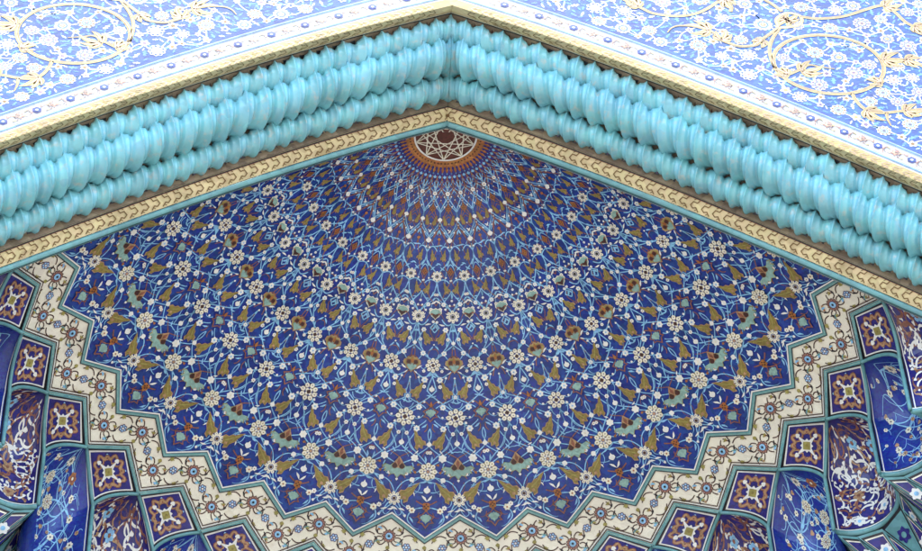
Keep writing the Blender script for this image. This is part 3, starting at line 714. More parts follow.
def make_niche(kind, dbot, rmax, cut=0):
    lab = {'arabesque': 'x', 'floral': 'x'}[kind]
    raw = niche_raw_factory(dbot, rmax)
    nm = 'arabesque_niche' if kind == 'arabesque' else 'floral_niche'
    t = thing(nm, lab, 'niche', tuple(cyl(0, 5.9, dbot)), 'concave %s niches of the vault' % kind)
    s = Surf(with_normal(raw, 2e-3, hi=(1, 1)), lambda q: np.stack([.78 * np.minimum(1, q[:, 1] / .35 + .3), np.full(len(q), .62 + .55 * (dbot - 3.1))], -1), step=.003)
    lo, hi = (-1, 1) if cut == 0 else ((-1, .12) if cut > 0 else (-.12, 1))
    gx = np.linspace(lo, hi, 33); gv = np.linspace(0.0, 1, 40) ** 1.3
    A, B = np.meshgrid(gx, gv, indexing='ij')
    base = 'deep_blue' if kind == 'arabesque' else 'bright_blue'
    s.grid(np.stack([A, B], -1), base, 0)
    s.keep = lambda q: lo + .02 < q[0] < hi - .02
    lr = random.Random(11 if kind == 'arabesque' else 5)
    # border lines beside the ribs and along the foot
    vv = np.linspace(.03, .985, 40)
    for x0 in (-1, 1):
        if lo <= x0 <= hi:
            s.stroke(np.stack([np.full(40, x0 * .955), vv], -1), .022, 'black', 1); s.stroke(np.stack([np.full(40, x0 * .915), vv], -1), .016, 'white', 2)
    s.keep = None
    xx = np.linspace(lo, hi, 30)
    s.stroke(np.stack([xx, np.full(30, .985)], -1), .022, 'white', 2); s.stroke(np.stack([xx, np.full(30, .97)], -1), .012, 'black', 1.5)
    s.keep = lambda q: lo + .03 < q[0] < hi - .03
    if kind == 'floral':
        nodes = [(.1, .17), (-.4, .26), (.45, .3), (-.1, .38), (-.62, .44), (.55, .47), (.12, .54), (-.42, .6), (.6, .66), (-.05, .70), (-.62, .77), (.38, .82), (-.2, .89), (.68, .91)]
        if dbot > 5: nodes = [(a, b * .62) for a, b in nodes] + [(a, .62 + b * .38) for a, b in nodes[2:-1]]
        for i in range(len(nodes) - 1):
            a, b = nodes[i], nodes[i + 1]
            s.stroke(bez(a, b, .35 * (-1) ** i, 14), .015, 'sky_blue', 1)
            for w_ in range(3):
                q_ = (lr.uniform(-.8, .8), .12 + .84 * lr.random() * (1 if dbot < 5 else 1)); small_flower(s, q_, lr.uniform(.022, .034), lay=2.5, core='dark_brown', mat='cream' if w_ else 'tan')
                s.stroke(bez(q_, (q_[0] + lr.uniform(-.2, .2), q_[1] + lr.uniform(-.08, .08)), lr.uniform(-.8, .8), 8), .013, 'sky_blue', 1, taper=True)
            m = ((a[0] + b[0]) / 2, (a[1] + b[1]) / 2)
            s.stroke(bez(m, (m[0] + .35 * (-1) ** i, m[1] - .05), .8, 10), .014, 'sky_blue', 1, taper=True)
            s.stroke(bez(a, (a[0] * .2 - .6 * (-1) ** i, a[1] + .07), -.5, 10), .014, 'sky_blue', 1, taper=True)
            s.place((m[0] + .3 * (-1) ** i, m[1] - .03), ring(.03, 3, .3, 12, ph=i), 'tan', 2)
            s.place((m[0] - .28 * (-1) ** i, m[1] + .04), LEAF * .07, 'sky_blue', 2, i)
        for i, q in enumerate(nodes):
            if i == 0: star_flower(s, q, .062, lay=3)
            elif i % 3 == 0: big_flower(s, q, .072, core='ochre', lay=3)
            elif i == 2: s.place(q, ring(.075, 6, .25, 30), 'orange', 3); s.place(q, ring(.05, 5, .25, 20), 'brown', 4); s.place(q, ring(.018, n=8), 'cream', 5)
            else: small_flower(s, q, .045, lay=3, core='dark_brown', mat='cream')
    else:
        placed = []
        for i in range(2600):
            q = np.array((lr.uniform(-.86, .86), .10 + .86 * lr.random())); L = lr.uniform(.10, .2)
            m_ = q * s.S(q)[0]
            if any(math.hypot(*(m_ - o)) < .048 for o in placed): continue
            a = lr.uniform(0, 2 * PI); be = lr.choice((-1, 1)) * lr.uniform(.4, .8)
            w = bez((-L / 2, 0), (L / 2, 0), be, 12)
            if i % 2: w = np.vstack([w, bez((L / 2, 0), (L * .95, -be * .25 * L), -be, 8)[1:]])
            c, n_ = math.cos(a), math.sin(a); w = np.stack([w[:, 0] * c - w[:, 1] * n_, w[:, 0] * n_ + w[:, 1] * c], -1)
            qq = q + w / s.S(q)[0]
            if np.abs(qq[:, 0]).max() > .88 or qq[:, 1].max() > .95 or qq[:, 1].min() < .06: continue
            if qq[:, 0].max() > hi - .05 or qq[:, 0].min() < lo + .05: continue
            placed.append(m_); placed.append(qq[-1] * s.S(q)[0]); placed.append(qq[0] * s.S(q)[0])
            mat = lr.choice(('white', 'brown', 'tan', 'white', 'white'))
            if q[1] < .3: mat = lr.choice(('brown', 'tan', 'brown', 'white', 'purple'))
            prof = .45 + 1.0 * np.sin(np.linspace(0, PI, len(w))) ** 2
            s.stroke(qq, .0195, mat, 1 + .1 * (i % 8), wf=prof)
            s.place(qq[-1], ring(.026, 3, .35, 10, ph=a), mat, 2.2); s.place(qq[0], ring(.018, 3, .35, 10, ph=-a), mat, 2.1)
        for q, m in (((-.1, .86), 'white'), ((.45, .62), 'tan'), ((-.5, .62), 'tan'), ((.0, .55), 'white'), ((.5, .88), 'tan'), ((-.55, .9), 'white'), ((.1, .33), 'sky_blue'), ((-.2, .22), 'sky_blue')):
            for i in range(5):
                a = i * 2 * PI / 5 + .3; s.place(q, ring(.03, n=9) * [1, .8] + [.042 * math.cos(a), .042 * math.sin(a)], m, 3)
            s.place(q, ring(.022, n=8), 'sky_blue' if m == 'white' else 'brown', 4)
    s.build('tiled_hollow', t)
    # teal sill round the foot of the hollow
    xs = np.linspace(lo, hi, 21)
    foot = raw(np.stack([xs, np.ones(21)], -1)) + np.array([0, 0, -.02])
    tube(foot, .036, 'teal', 'sill', t, flat=.8)
    return t

arab0 = make_niche('arabesque', 4.30, 6.24); flor0 = make_niche('floral', 4.30, 6.24); long0 = make_niche('floral', 5.35, 6.3)
endl = make_niche('arabesque', 4.30, 6.24, -1); endr = make_niche('arabesque', 4.30, 6.24, 1)
def place_niche(src, u, first):
    o = src if first else copy_tree(src, 0.0)
    return o
plan = []
for k in range(-7, 8):
    src = arab0 if k % 2 == 0 else (flor0 if abs(k) == 7 else long0)
    plan.append((k, src))
seen = set(); made = []
for k, src in plan:
    o = src if id(src) not in seen else copy_tree(src, 0.0)
    seen.add(id(src)); made.append((k, o))
for k, o in made: turn(o, -k * SEC)
for k, o in made:
    side = 'left' if k < 0 else 'right'
    kindw = 'arabesque covered' if k % 2 == 0 else 'flower covered'
    if k == 0: o['label'] = 'arabesque covered concave niche at the middle of the niche row'
    else:
        n = 9 - abs(k)
        o['label'] = '%s concave blue niche, %s from the %s end of the niche row' % (kindw, ord_word(n), side)
turn(endl, 8 * SEC); turn(endr, -8 * SEC)
endl['label'] = 'half niche with white arabesques cut off by the arch at far left'
endr['label'] = 'half niche with white arabesques cut off by the arch at far right'

# tier below the niches: small framed triangles and turquoise star plates
def make_tier():
    t = thing('panelled_tier', 'x', 'muqarnas tier', tuple(cyl(0, 6.4, 4.9)), 'panelled tiers below the niches')
    xs = [-1, -.86, -.4, .4, .86, 1]
    raw = niche_raw_factory(4.34, 6.24)
    top = raw(np.stack([np.arcsin(np.array(xs)) * 2 / PI, np.ones(6)], -1)); top = top + np.array([0, .03, -.03])
    us_ = np.array([-.5, -.34, -.12, .12, .34, .5])
    bot = np.array([cyl(u, 6.75, 5.05) for u in us_])
    low = np.array([cyl(u, 6.95, 5.9) for u in us_])
    def tri(name, P, mats, parent):
        P = np.array(P); c = P.mean(0); n = np.cross(P[1] - P[0], P[2] - P[0]); n /= np.linalg.norm(n)
        if n @ (np.array([0, 2., -8]) - c) < 0: n = -n
        V = []; F = []; I = []
        for i, (k, m) in enumerate(((1.0, 0), (.86, 1), (.74, 2), (.66, 3))):
            for p in P: V.append(c + (p - c) * k + n * .004 * i)
            F.append([len(V) - len(P) + j for j in range(len(P))]); I.append(i)
        base = len(V)
        # little blossom
        e1 = P[1] - P[0]; e1 /= np.linalg.norm(e1); e2 = np.cross(n, e1); R = .32 * min(np.linalg.norm(p - c) for p in P)
        for r_, l_, mi_ in ((R, 6, 4), (R * .35, 0, 5)):
            rg = ring(r_, l_, .3, 24); st0 = len(V)
            for a, b in rg: V.append(c + e1 * a + e2 * b + n * (.018 + .004 * (mi_ - 4)))
            F.append(list(range(st0, st0 + 24))); I.append(mi_)
        return mesh_obj(name, np.array(V), F, mats, I, parent)
    A = ['teal', 'black', 'cream', 'deep_blue', 'white', 'sky_blue']; Bm = ['black', 'teal', 'teal', 'teal', 'deep_blue', 'teal']
    for i in range(5):
        tri('blue_triangle' if i != 2 else 'star_plate', [top[i], top[i + 1], (bot[i] + bot[i + 1]) / 2], A if i != 2 else Bm, t)
        if i < 4: tri('star_plate' if i in (0, 3) else 'blue_triangle', [top[i + 1], (bot[i] + bot[i + 1]) / 2, (bot[i + 1] + bot[i + 2]) / 2], Bm if i in (0, 3) else A, t)
        tri('lower_panel', [(bot[i] + bot[max(i - 1, 0)]) / 2 if i else bot[0], (bot[i] + bot[i + 1]) / 2, low[i + 1], low[i]], A, t)
    tri('blue_triangle', [top[0], bot[0], (bot[0] + bot[1]) / 2], A, t); tri('blue_triangle', [top[5], bot[5], (bot[4] + bot[5]) / 2], A, t)
    return t
tier0 = make_tier()
tl = [tier0] + [copy_tree(tier0, 0.0) for _ in range(13)]
for o, k in zip(tl, [k for k in range(-7, 8) if k != 0]):
    turn(o, -k * SEC)
    side = 'left' if k < 0 else 'right'; n = 8 - abs(k)
    o['label'] = 'tier of small teal framed triangles below the niches, %s from the %s' % (ord_word(n), side)

# ------------------------------------------------------------------ the arch: base curve, offsets, strips
xa = np.linspace(-1.2, 6.0, 400)
za = np.where(xa < 0, .0185 - .4537 * xa, .0185 - .4537 * xa - .0321 * xa ** 2 + .0017 * xa ** 3)
# carry on below with a curve that turns upright
sl0 = (za[-1] - za[-2]) / (xa[-1] - xa[-2]); ang0 = math.atan(sl0); px, pz = xa[-1], za[-1]; ex = [px]; ez = [pz]
for i in range(60):
    a = ang0 + (-PI / 2 + .02 - ang0) * min(1, (i / 50.0)); px += .06 * math.cos(a); pz += .06 * math.sin(a); ex.append(px); ez.append(pz)
for i in range(10): pz -= 3.0; ex.append(px + .001 * i); ez.append(pz)
ax = np.concatenate([xa, ex[1:]]); az_ = np.concatenate([za, ez[1:]])
al = np.concatenate([[0], np.cumsum(np.hypot(np.diff(ax), np.diff(az_)))]); al -= np.interp(0, ax, al)
tx, tz = np.gradient(ax, al), np.gradient(az_, al); tn = np.hypot(tx, tz); anx, anz = -tz / tn, tx / tn
SEND = float(np.interp(5.9, ax, al)) + 3.4
TAN0 = .4537
def arch_pt(s, t):
    x = np.interp(s, al, ax) + np.interp(s, al, anx) * t; z = np.interp(s, al, az_) + np.interp(s, al, anz) * t
    return x, z
def strip_map(sec, sign):
    sec = np.array(sec, float) + [-.15, 0]; w = np.concatenate([[0], np.cumsum(np.hypot(*np.diff(sec, axis=0).T))])
    d = np.gradient(sec, w, axis=0) if len(sec) > 2 else np.repeat(np.diff(sec, axis=0) / w[-1], 2, 0)
    def M(q, h):
        q = np.asarray(q, float)
        y = np.interp(q[:, 1], w, sec[:, 0]); t = np.interp(q[:, 1], w, sec[:, 1])
        dy = np.interp(q[:, 1], w, d[:, 0]); dt = np.interp(q[:, 1], w, d[:, 1]); n = np.hypot(dy, dt)
        ny, nt_ = -dt / n, dy / n          # towards the viewer: front and down
        y = y + ny * h; t = t + nt_ * h
        x, z = arch_pt(q[:, 0], t)
        return np.stack([np.maximum(x, 0.0) * sign, y, z], -1)
    return M, w[-1]
UNIT = lambda q: np.ones_like(q)
def s_rows(n, s0=-1.0, s1=None):
    s1 = SEND if s1 is None else s1
    return np.linspace(s0, s1, n)
def strip_base(S, W, mat, lay=0, nv=3, n=260):
    A, B = np.meshgrid(s_rows(n), np.linspace(0, W, nv), indexing='ij'); S.grid(np.stack([A, B], -1), mat, lay)
def long_line(S, w0, w, mat, lay):
    ss = s_rows(260); S.stroke(np.stack([ss, np.full(260, w0)], -1), w, mat, lay)

def braid(S, W, per, s0, mat='gold_dark', w=.013, lay=2, lo=.08, hi=.92):
    n = int((SEND - 0.6) / per); H = W * (hi - lo)
    pat = [(.72, .98), (.53, .68), (.18, .70), (0.0, .36), (.25, .18), (.51, .30), (.77, .02)]
    for i in range(-1, n):
        b = s0 + i * per
        S.stroke([(b + a * per, W * lo + c * H) for a, c in pat], w, mat, lay)
        S.stroke([(b + a * per, W * lo + c * H) for a, c in ((.36, .97), (.20, .84))], w * .7, mat, lay); S.stroke([(b + a * per, W * lo + c * H) for a, c in ((.44, .03), (.60, .17))], w * .7, mat, lay)

def arm_thing(name, label, cat, z=0.19, y=0.0): return thing(name, label, cat, (0, y, z))

# inner trim: teal bead and braided gold band
bead = arm_thing('teal_bead_moulding', 'thin teal bead moulding edging the blue dome along the arch', 'moulding', .19, -.08)
gold_in = arm_thing('inner_braid_band', 'yellow braided tile band running below the turquoise cables', 'tile band', .3, -.2)
for sg in (1, -1):
    sec = [(.03, .045), (-.01, .012)]
    M, W = strip_map(sec, sg); S = Surf(M, UNIT)
    strip_base(S, W, 'white'); long_line(S, W * .95, .016, 'black', 1)
    S.build('white_fillet', bead)
    a = np.linspace(PI * .95, -.28 * PI, 9)
    cy, ct, R = -.062, .022, .045
    # half round bead seen from below
    sec = [(cy + R * math.sin(t_), ct - R * math.cos(t_)) for t_ in np.linspace(1.35, -1.9, 10)]
    M, W = strip_map(sec, sg); S = Surf(M, UNIT)
    strip_base(S, W, 'bead_teal', 0, 10); long_line(S, W * .10, .014, 'black', 1); long_line(S, W * .42, .010, 'black', .6)
    o = S.build('bead', bead)
    o.data.polygons.foreach_set('use_smooth', np.ones(len(o.data.polygons), dtype=bool))
    sec = [(-.115, .036), (-.30, .112)]
    M, W = strip_map(sec, sg); S = Surf(M, UNIT)
    strip_base(S, W, 'gold'); braid(S, W, .158, -.02 if sg > 0 else .05)
    long_line(S, W * .97, .020, 'black', 3); long_line(S, W * .90, .008, 'brown', 2)
    S.build('arm', gold_in)

# cables
E1 = np.array([-.75, .66]); NV = np.array([-.66, -.75])           # along the splay, and towards the viewer (y, t)
Y0 = np.array([-.30, .112])
def sec_pt(w, n): return tuple(Y0 + E1 * w + NV * n)
back = arm_thing('cable_backing', 'brown clay strip with dark triangle pattern behind the turquoise cables', 'backing', .6, -.7)
for sg in (1, -1):
    sec = [sec_pt(0.005, 0.0), sec_pt(.03, -.05), sec_pt(.6, -.06), sec_pt(1.13, -.05), sec_pt(1.165, .0)]
    M, W = strip_map(sec, sg); S = Surf(M, UNIT)
    strip_base(S, W, 'clay', 0, 12)
    per = .235
    for i in range(int(SEND / per)):
        b = i * per + .06
        for (w0, w1) in ((W - .03, W - .17), (.05, .17)):
            S.place((b, (w0 + w1) / 2), [(-.05, (w0 - w1) / 2), (.05, (w0 - w1) / 2), (.015, -(w0 - w1) / 2), (-.015, -(w0 - w1) / 2)], 'black', 1, jit(.1))
            S.place((b, (w0 + w1) / 2), [(-.03, (w0 - w1) * .4), (.028, (w0 - w1) * .4), (.0, -(w0 - w1) * .3)], 'clay' if i % 3 else 'purple', 2)
            S.stroke([(b - .115, w0), (b - .085, w1)], .012, 'dark_brown', 1)
    S.build('arm', back)

def cable(label, w, n, R, m, pitch, ph):
    t = thing('twisted_cable', label, 'cable moulding', (0, float(Y0[0] + E1[0] * w), .19 + w * .66), 'turquoise twisted cables of the arch')
    cy, ct = sec_pt(w, n); cy -= .15
    for sg in (1, -1):
        ns = int((SEND + .4) / pitch * 40); nt_ = 48
        ss = np.linspace(-.42, SEND, ns); th = np.linspace(0, 2 * PI, nt_, endpoint=False)
        Sg, T = np.meshgrid(ss, th, indexing='ij')
        wob = .10 * np.sin(Sg * 3.1 + ph) + .06 * np.sin(Sg * 7.7 + 2 * ph)
        Tb = (T + PI / 2) % (2 * PI) - PI            # measured from the viewer's side, seam at the back
        p = (Sg / pitch + m * Tb / (2 * PI) + ph + wob) % 1.0
        idx = np.floor(Sg / pitch + m * Tb / (2 * PI) + ph + wob)
        vary = .035 * np.sin(idx * 12.9898 + ph * 7)
        body = 1 - np.abs(2 * p - 1) ** 1.08
        rid = (1 - np.abs(np.sin(3 * PI * (p - 1 / 6.)))) * (.40 + .60 * body)
        rr = R * (.56 + (.335 + vary) * body + .105 * rid)
        a_ = rr * np.cos(T); b_ = rr * np.sin(T)          # a_ along the splay, b_ towards the viewer
        y = cy + E1[0] * a_ + NV[0] * b_; tt = ct + E1[1] * a_ + NV[1] * b_
        x, z = arch_pt(Sg.ravel(), tt.ravel())
        x = np.maximum(x, 0.0) * sg
        V = np.stack([x, y.ravel(), z], -1)
        F = [[i * nt_ + j, i * nt_ + (j + 1) % nt_, (i + 1) * nt_ + (j + 1) % nt_, (i + 1) * nt_ + j] for i in range(ns - 1) for j in range(nt_)]
        mesh_obj('cable_arm', V, F, ['cable_turquoise'], None, t, True)
    return t
cable('lowest turquoise twisted cable, half hidden, next to the yellow braided band', .245, -.015, .205, -1.15, .238, .1)
cable('middle turquoise twisted cable, thickest and most projecting of the three', .635, .06, .290, -1.9, .252, .45)
cable('topmost turquoise twisted cable, below the outer gold braid and brown strip', .945, -.02, .218, -1.4, .252, .8)

# outer trim: gold braid folded round the arris, white flower border, spandrels
YB = -1.35; YF = YB - .15; ZS = -.17
braid_out = arm_thing('outer_braid_band', 'gold braided band folded round the outer arris above the turquoise cables', 'tile band', 1.1, YF)
flower_b = arm_thing('flower_border', 'white border strip with small blue ring flowers beside the outer gold braid', 'tile border', 1.3, YF)
for sg in (1, -1):
    u_ = sec_pt(1.165, 0)
    sec = [u_, (YB, .82)]
    M, W = strip_map(sec, sg); S = Surf(M, UNIT)
    strip_base(S, W, 'gold'); long_line(S, .012, .020, 'black', 3); long_line(S, .034, .009, 'cream', 3); braid(S, W, .15, .0, w=.010, lo=.28, hi=1.0)
    S.build('soffit_arm', braid_out)
    sec = [(YB, .82), (YB, .962)]
    M, W = strip_map(sec, sg); S = Surf(M, UNIT)
    strip_base(S, W, 'facade_ochre'); braid(S, W, .15, .03, mat='gold_dark', w=.014, lo=.0, hi=.85)
    S.build('front_arm', braid_out)
    sec = [(YB, .962), (YB, 1.325)]
    M, W = strip_map(sec, sg); S = Surf(M, UNIT)
    strip_base(S, W, 'facade_white')
    long_line(S, .045, .022, 'facade_sky', 1); long_line(S, W - .025, .024, 'facade_sky', 1); long_line(S, W - .06, .008, 'facade_sky', 1); long_line(S, .075, .006, 'facade_sky', 1)
    c = .195
    for i in range(int(SEND / .47)):
        b = i * .47 + (.22 if sg > 0 else .12)
        S.place((b, c), ring(.062, 6, .14, 24), 'deep_blue', 1); S.place((b, c), ring(.046, 6, .1, 20), 'facade_blue', 1.5); S.place((b, c), ring(.022, n=10), 'facade_white', 2)
        for d in (1, -1):
            S.stroke(bez((b + d * .075, c - d * .03), (b + d * .165, c + d * .03), .9 * d, 9), .017, 'brown', 1, taper=True)
            S.stroke(bez((b + d * .10, c + d * .06), (b + d * .19, c - d * .05), -.8 * d, 9), .013, 'dark_brown', 1.1, taper=True)
            S.place((b + d * .12, c + d * .05), LEAF * .075, 'olive', 1.2, 1.2 * d); S.place((b + d * .09, c - d * .06), LEAF * .06, 'brown', 1.2, .5); S.place((b + d * .17, c - d * .03), LEAF * .06, 'olive', 1.2, 2.0)
        S.place((b + .235, c), ring(.06, 5, .42, 25), 'brown', 1); S.place((b + .235, c), ring(.038, 5, .4, 20), 'tan', 1.3); S.place((b + .245, c + .01), ring(.022, 3, .4, 10), 'dark_brown', 1.5)
        S.stroke(bez((b + .20, c + .07), (b + .29, c - .08), .7, 9), .016, 'brown', 1, taper=True)
    S.build('arm', flower_b)

# spandrel walls
T0 = 1.325
SCROLL = {
 'left_of_ring': [(4.29, .89), (4.16, .61), (4.11, .35), (4.15, .04), (4.26, -.13)],
 'leaf_in': [(4.26, -.13), (4.44, -.01), (4.6, .12), (4.75, .09), (4.93, .06)],
 'knot_right': [(4.59, 1.16), (4.82, 1.13), (5.16, 1.2), (5.48, 1.37), (5.68, 1.47), (5.8, 1.46), (5.89, 1.31), (6.02, 1.1), (6.24, .99), (6.55, .96), (6.9, 1.1), (7.1, 1.5)],
 'knot_up': [(4.36, 1.25), (4.26, 1.39), (4.14, 1.52), (4.04, 1.72), (4.1, 2.0), (4.4, 2.2)],
 'leftarm': [(4.28, .9), (4.16, .76), (4.01, .6), (3.94, .5), (3.74, .46), (3.61, .51), (3.49, .58)],
 'leftleaf': [(3.49, .58), (3.39, .75), (3.19, .84), (2.97, .85), (2.86, .79), (2.8, .69)],
 'R2': [(1.7, 1.75), (2.0, 1.62), (2.25, 1.39), (2.39, 1.28), (2.52, 1.18), (2.63, 1.1), (2.82, 1.06), (2.99, 1.06), (3.19, 1.12), (3.37, 1.25), (3.54, 1.43), (3.62, 1.49), (3.69, 1.32), (3.67, 1.2)],
 'R2b': [(3.54, 1.43), (3.6, 1.7), (3.5, 2.0), (3.2, 2.2), (2.8, 2.2), (2.45, 2.0), (2.3, 1.7), (2.39, 1.28)],
 'ring_right': [(5.55, .3), (5.67, .32), (5.9, .32), (6.03, .24), (6.15, .1), (6.2, -.11), (6.1, -.3)],
 'low': [(5.1, -.44), (5.13, -.57), (5.21, -.73), (5.33, -.81), (5.5, -.81), (5.71, -.76), (5.98, -.71), (6.4, -.65), (6.8, -.8)],
 'low_curl': [(5.5, -.81), (5.5, -.94), (5.53, -1.08)],
}
RING = np.array([(4.86 + .70 * math.cos(a), .13 + .60 * math.sin(a)) for a in np.linspace(0, 2 * PI, 60)])
RING = np.array([(4.86 + .72 * math.cos(a), .155 + .62 * math.sin(a)) for a in np.linspace(0, 2 * PI, 60)])
SCROLL = {k_: [(a, b + ZS) for a, b in v] for k_, v in SCROLL.items()}; RING[:, 1] += ZS
gold_pts = np.vstack([RING] + [catmull(v) for v in SCROLL.values()])
cx_, cz_ = arch_pt(np.linspace(-.8, SEND, 500), T0)
ok = cx_ >= 0; cx_, cz_ = cx_[ok], cz_[ok]
def above(x, z, m=0.0): return (x < 8.2) and np.min(np.hypot(cx_ - x, cz_ - z)) > m and z > np.interp(x, cx_[:420], cz_[:420])
ZTOP = 5.0
for sg in (1, -1):
    side = 'right' if sg > 0 else 'left'
    t = thing('tiled_spandrel', 'pale blue floral tile wall with golden scrolls above the arch on the %s' % side, 'wall', (sg * 5.0, YF, .2))
    S = Surf(lambda q, h, sg=sg: np.stack([q[:, 0] * sg, np.full(len(q), YF) - h, q[:, 1]], -1), UNIT, step=.0005)
    # wall sheet from the border's edge up and out
    ss = np.concatenate([np.linspace(-.8, 9.0, 160), np.linspace(9.5, SEND + 24, 10)]); X, Z = arch_pt(ss, T0); X = np.maximum(X, 0)
    q = np.vstack([np.stack([X, Z], -1), np.stack([X, np.full(len(X), ZTOP)], -1)]); n = len(X)
    q2 = np.vstack([np.stack([X, Z], -1), np.stack([np.maximum(X, 0), np.full(len(X), ZTOP)], -1)])
    q2[n:, 0] = np.linspace(0, 14, n); q2[:n] = np.stack([X, Z], -1)
    S.add(q2, [[i, i + 1, n + i + 1, n + i] for i in range(n - 1)], 'facade_blue', 0)
    jx = X[-1]
    S.add(np.array([(jx, Z[-1]), (14, Z[-1]), (14, ZTOP)]), [[0, 1, 2]], 'facade_blue', 0)
    lr = random.Random(21)
    # rosettes by dart throwing, clear of the golden scrolls
    pts = []
    def free(x, z, r):
        for a, b, c in pts:
            if (a - x) ** 2 + (b - z) ** 2 < (r + c) ** 2: return False
        return True
    def gd(x, z): return np.min(np.hypot(gold_pts[:, 0] - x, gold_pts[:, 1] - z))
    XM, ZM = 8.1, 3.3
    def throw(n, r0, r1, gap, g, fn):
        for _ in range(n):
            x, z = lr.uniform(.1, XM), lr.uniform(-2.6, ZM); r = lr.uniform(r0, r1)
            if not above(x, z, r + .01): continue
            if gd(x, z) < r + g or not free(x, z, r + gap): continue
            pts.append((x, z, r)); fn(x, z, r)
    def rosette1(x, z, r):
        k = lr.random(); a = lr.uniform(0, 6)
        S.place((x, z), ring(r, lr.choice((8, 10, 12)), .16, 48), 'facade_white', 3, a)
        if k < .45:
            S.place((x, z), ring(r * .62, 8, .2, 32), 'facade_sky', 3.5, a); S.place((x, z), ring(r * .5, 8, .2, 32), 'facade_white', 4, a)
        for i in range(9):
            b = a + i * 2 * PI / 9; S.place((x + r * .7 * math.cos(b), z + r * .7 * math.sin(b)), ring(r * .13, n=7), ('brown', 'purple', 'facade_blue', 'facade_gold')[int(k * 3.99)], 4)
        S.place((x, z), ring(r * .3, 6, .3, 18), ('facade_gold', 'facade_cream', 'pale_green', 'facade_sky')[int(k * 3.99)], 4.5, a)
        S.place((x, z), ring(r * .17, n=8), ('olive', 'purple', 'brown', 'dark_brown')[int(k * 3.99)], 5)
        S.stroke(ring(r * .47, 8, .14, 32) + [x, z], r * .09, ('facade_blue', 'purple', 'brown', 'facade_sky')[int(k * 3.99)], 4.2, closed=True)
    def rosette2(x, z, r):
        a = lr.uniform(0, 6)
        S.place((x, z), ring(r, 5, .35, 30), 'facade_white', 3, a); S.place((x, z), ring(r * .42, 5, .3, 15), lr.choice(('facade_ochre', 'facade_gold', 'facade_blue', 'purple')), 4, a)
    def leaf(x, z, r):
        a = lr.uniform(0, 6); m = lr.choice(('facade_sky', 'facade_sky', 'facade_sky', 'pale_green', 'facade_white'))
        w = np.array([(0, .5), (.16, .3), (.10, .12), (.28, .02), (.12, -.14), (.2, -.34), (0, -.5), (-.08, -.25), (-.2, -.1), (-.07, .06), (-.14, .26)]) * [lr.uniform(.8, 1.3), 1]
        S.place((x, z), w * r * 2.3, m, 2, a)
    throw(2200, .095, .14, .035, .03, rosette1); throw(4500, .05, .08, .014, .018, rosette2)
    big = list(pts)
    # stems linking neighbouring blossoms
    for i, (x, z, r) in enumerate(big):
        ds = sorted((math.hypot(x - a, z - b), a, b) for a, b, c in big if (a, b) != (x, z))[:3]
        for d, a, b in ds:
            if d < .75: S.stroke(bez((x, z), (a, b), lr.uniform(-.4, .4), 8), .021, lr.choice(('facade_white', 'facade_sky', 'sky_blue')), 1 + .05 * (i % 9))
    throw(40000, .032, .066, -.014, .0, leaf)
    # golden scrolls
    def gold(P, w=.058, taper=False, leaf_every=0):
        S.stroke(P, w, 'facade_cream', 6, taper=taper); S.stroke(P, w * .42, 'facade_gold', 6.6, off=w * .08, taper=taper); S.stroke(P, w * .24, 'gold_dark', 7, off=w * .02, taper=taper)
    gold(RING)
    for nme, v in SCROLL.items():
        gold(catmull(v), .050, taper=nme in ('leaf_in', 'leftleaf', 'low_curl', 'ring_right'))
    def palm(c, a, L):
        c = np.array(c) + [0, ZS]
        for k_, (da, l) in enumerate(((0, 1), (.55, .8), (-.55, .8), (1.15, .55), (-1.15, .55))):
            d = np.array([math.cos(a + da), math.sin(a + da)]); e = c + d * L * l
            P = bez(c, e, .25 * (1 if da > 0 else -1), 10)
            prof = np.sin(np.linspace(.5, PI, 10)) + .15
            S.stroke(P, .075, 'facade_cream', 6.2, wf=prof); S.stroke(P, .036, 'facade_gold', 6.8, wf=prof); S.stroke(P, .02, 'gold_dark' if k_ % 2 else 'tan', 7.2, wf=prof)
    for c, a, L in (((4.5, -.02), .5, .34), ((4.3, -.1), 2.6, .22), ((3.35, .78), 2.9, .34), ((3.5, .58), 1.3, .25), ((5.6, .3), .1, .34), ((5.5, -.2), 2.8, .2), ((5.9, .33), -.4, .26), ((5.25, -.78), -.7, .3), ((5.75, -.76), .2, .28), ((4.4, 1.06), .8, .22), ((4.42, 1.08), -2.3, .2), ((2.45, 1.24), 2.2, .22), ((5.75, 1.46), .3, .26), ((3.62, 1.46), -1.2, .22), ((4.05, .6), -2.4, .2), ((6.1, 1.05), -.6, .25)):
        palm(c, a, L)
    kn = np.array([(4.28, .9), (4.27, 1.08), (4.42, 1.22), (4.59, 1.17), (4.58, 1.0), (4.42, .92)]) + [0, ZS]
    S.stroke(catmull(np.vstack([kn, kn[:1]])), .05, 'facade_cream', 6.4); S.stroke(catmull(np.vstack([kn, kn[:1]])), .02, 'tan', 7)
    S.build('floral_field', t)

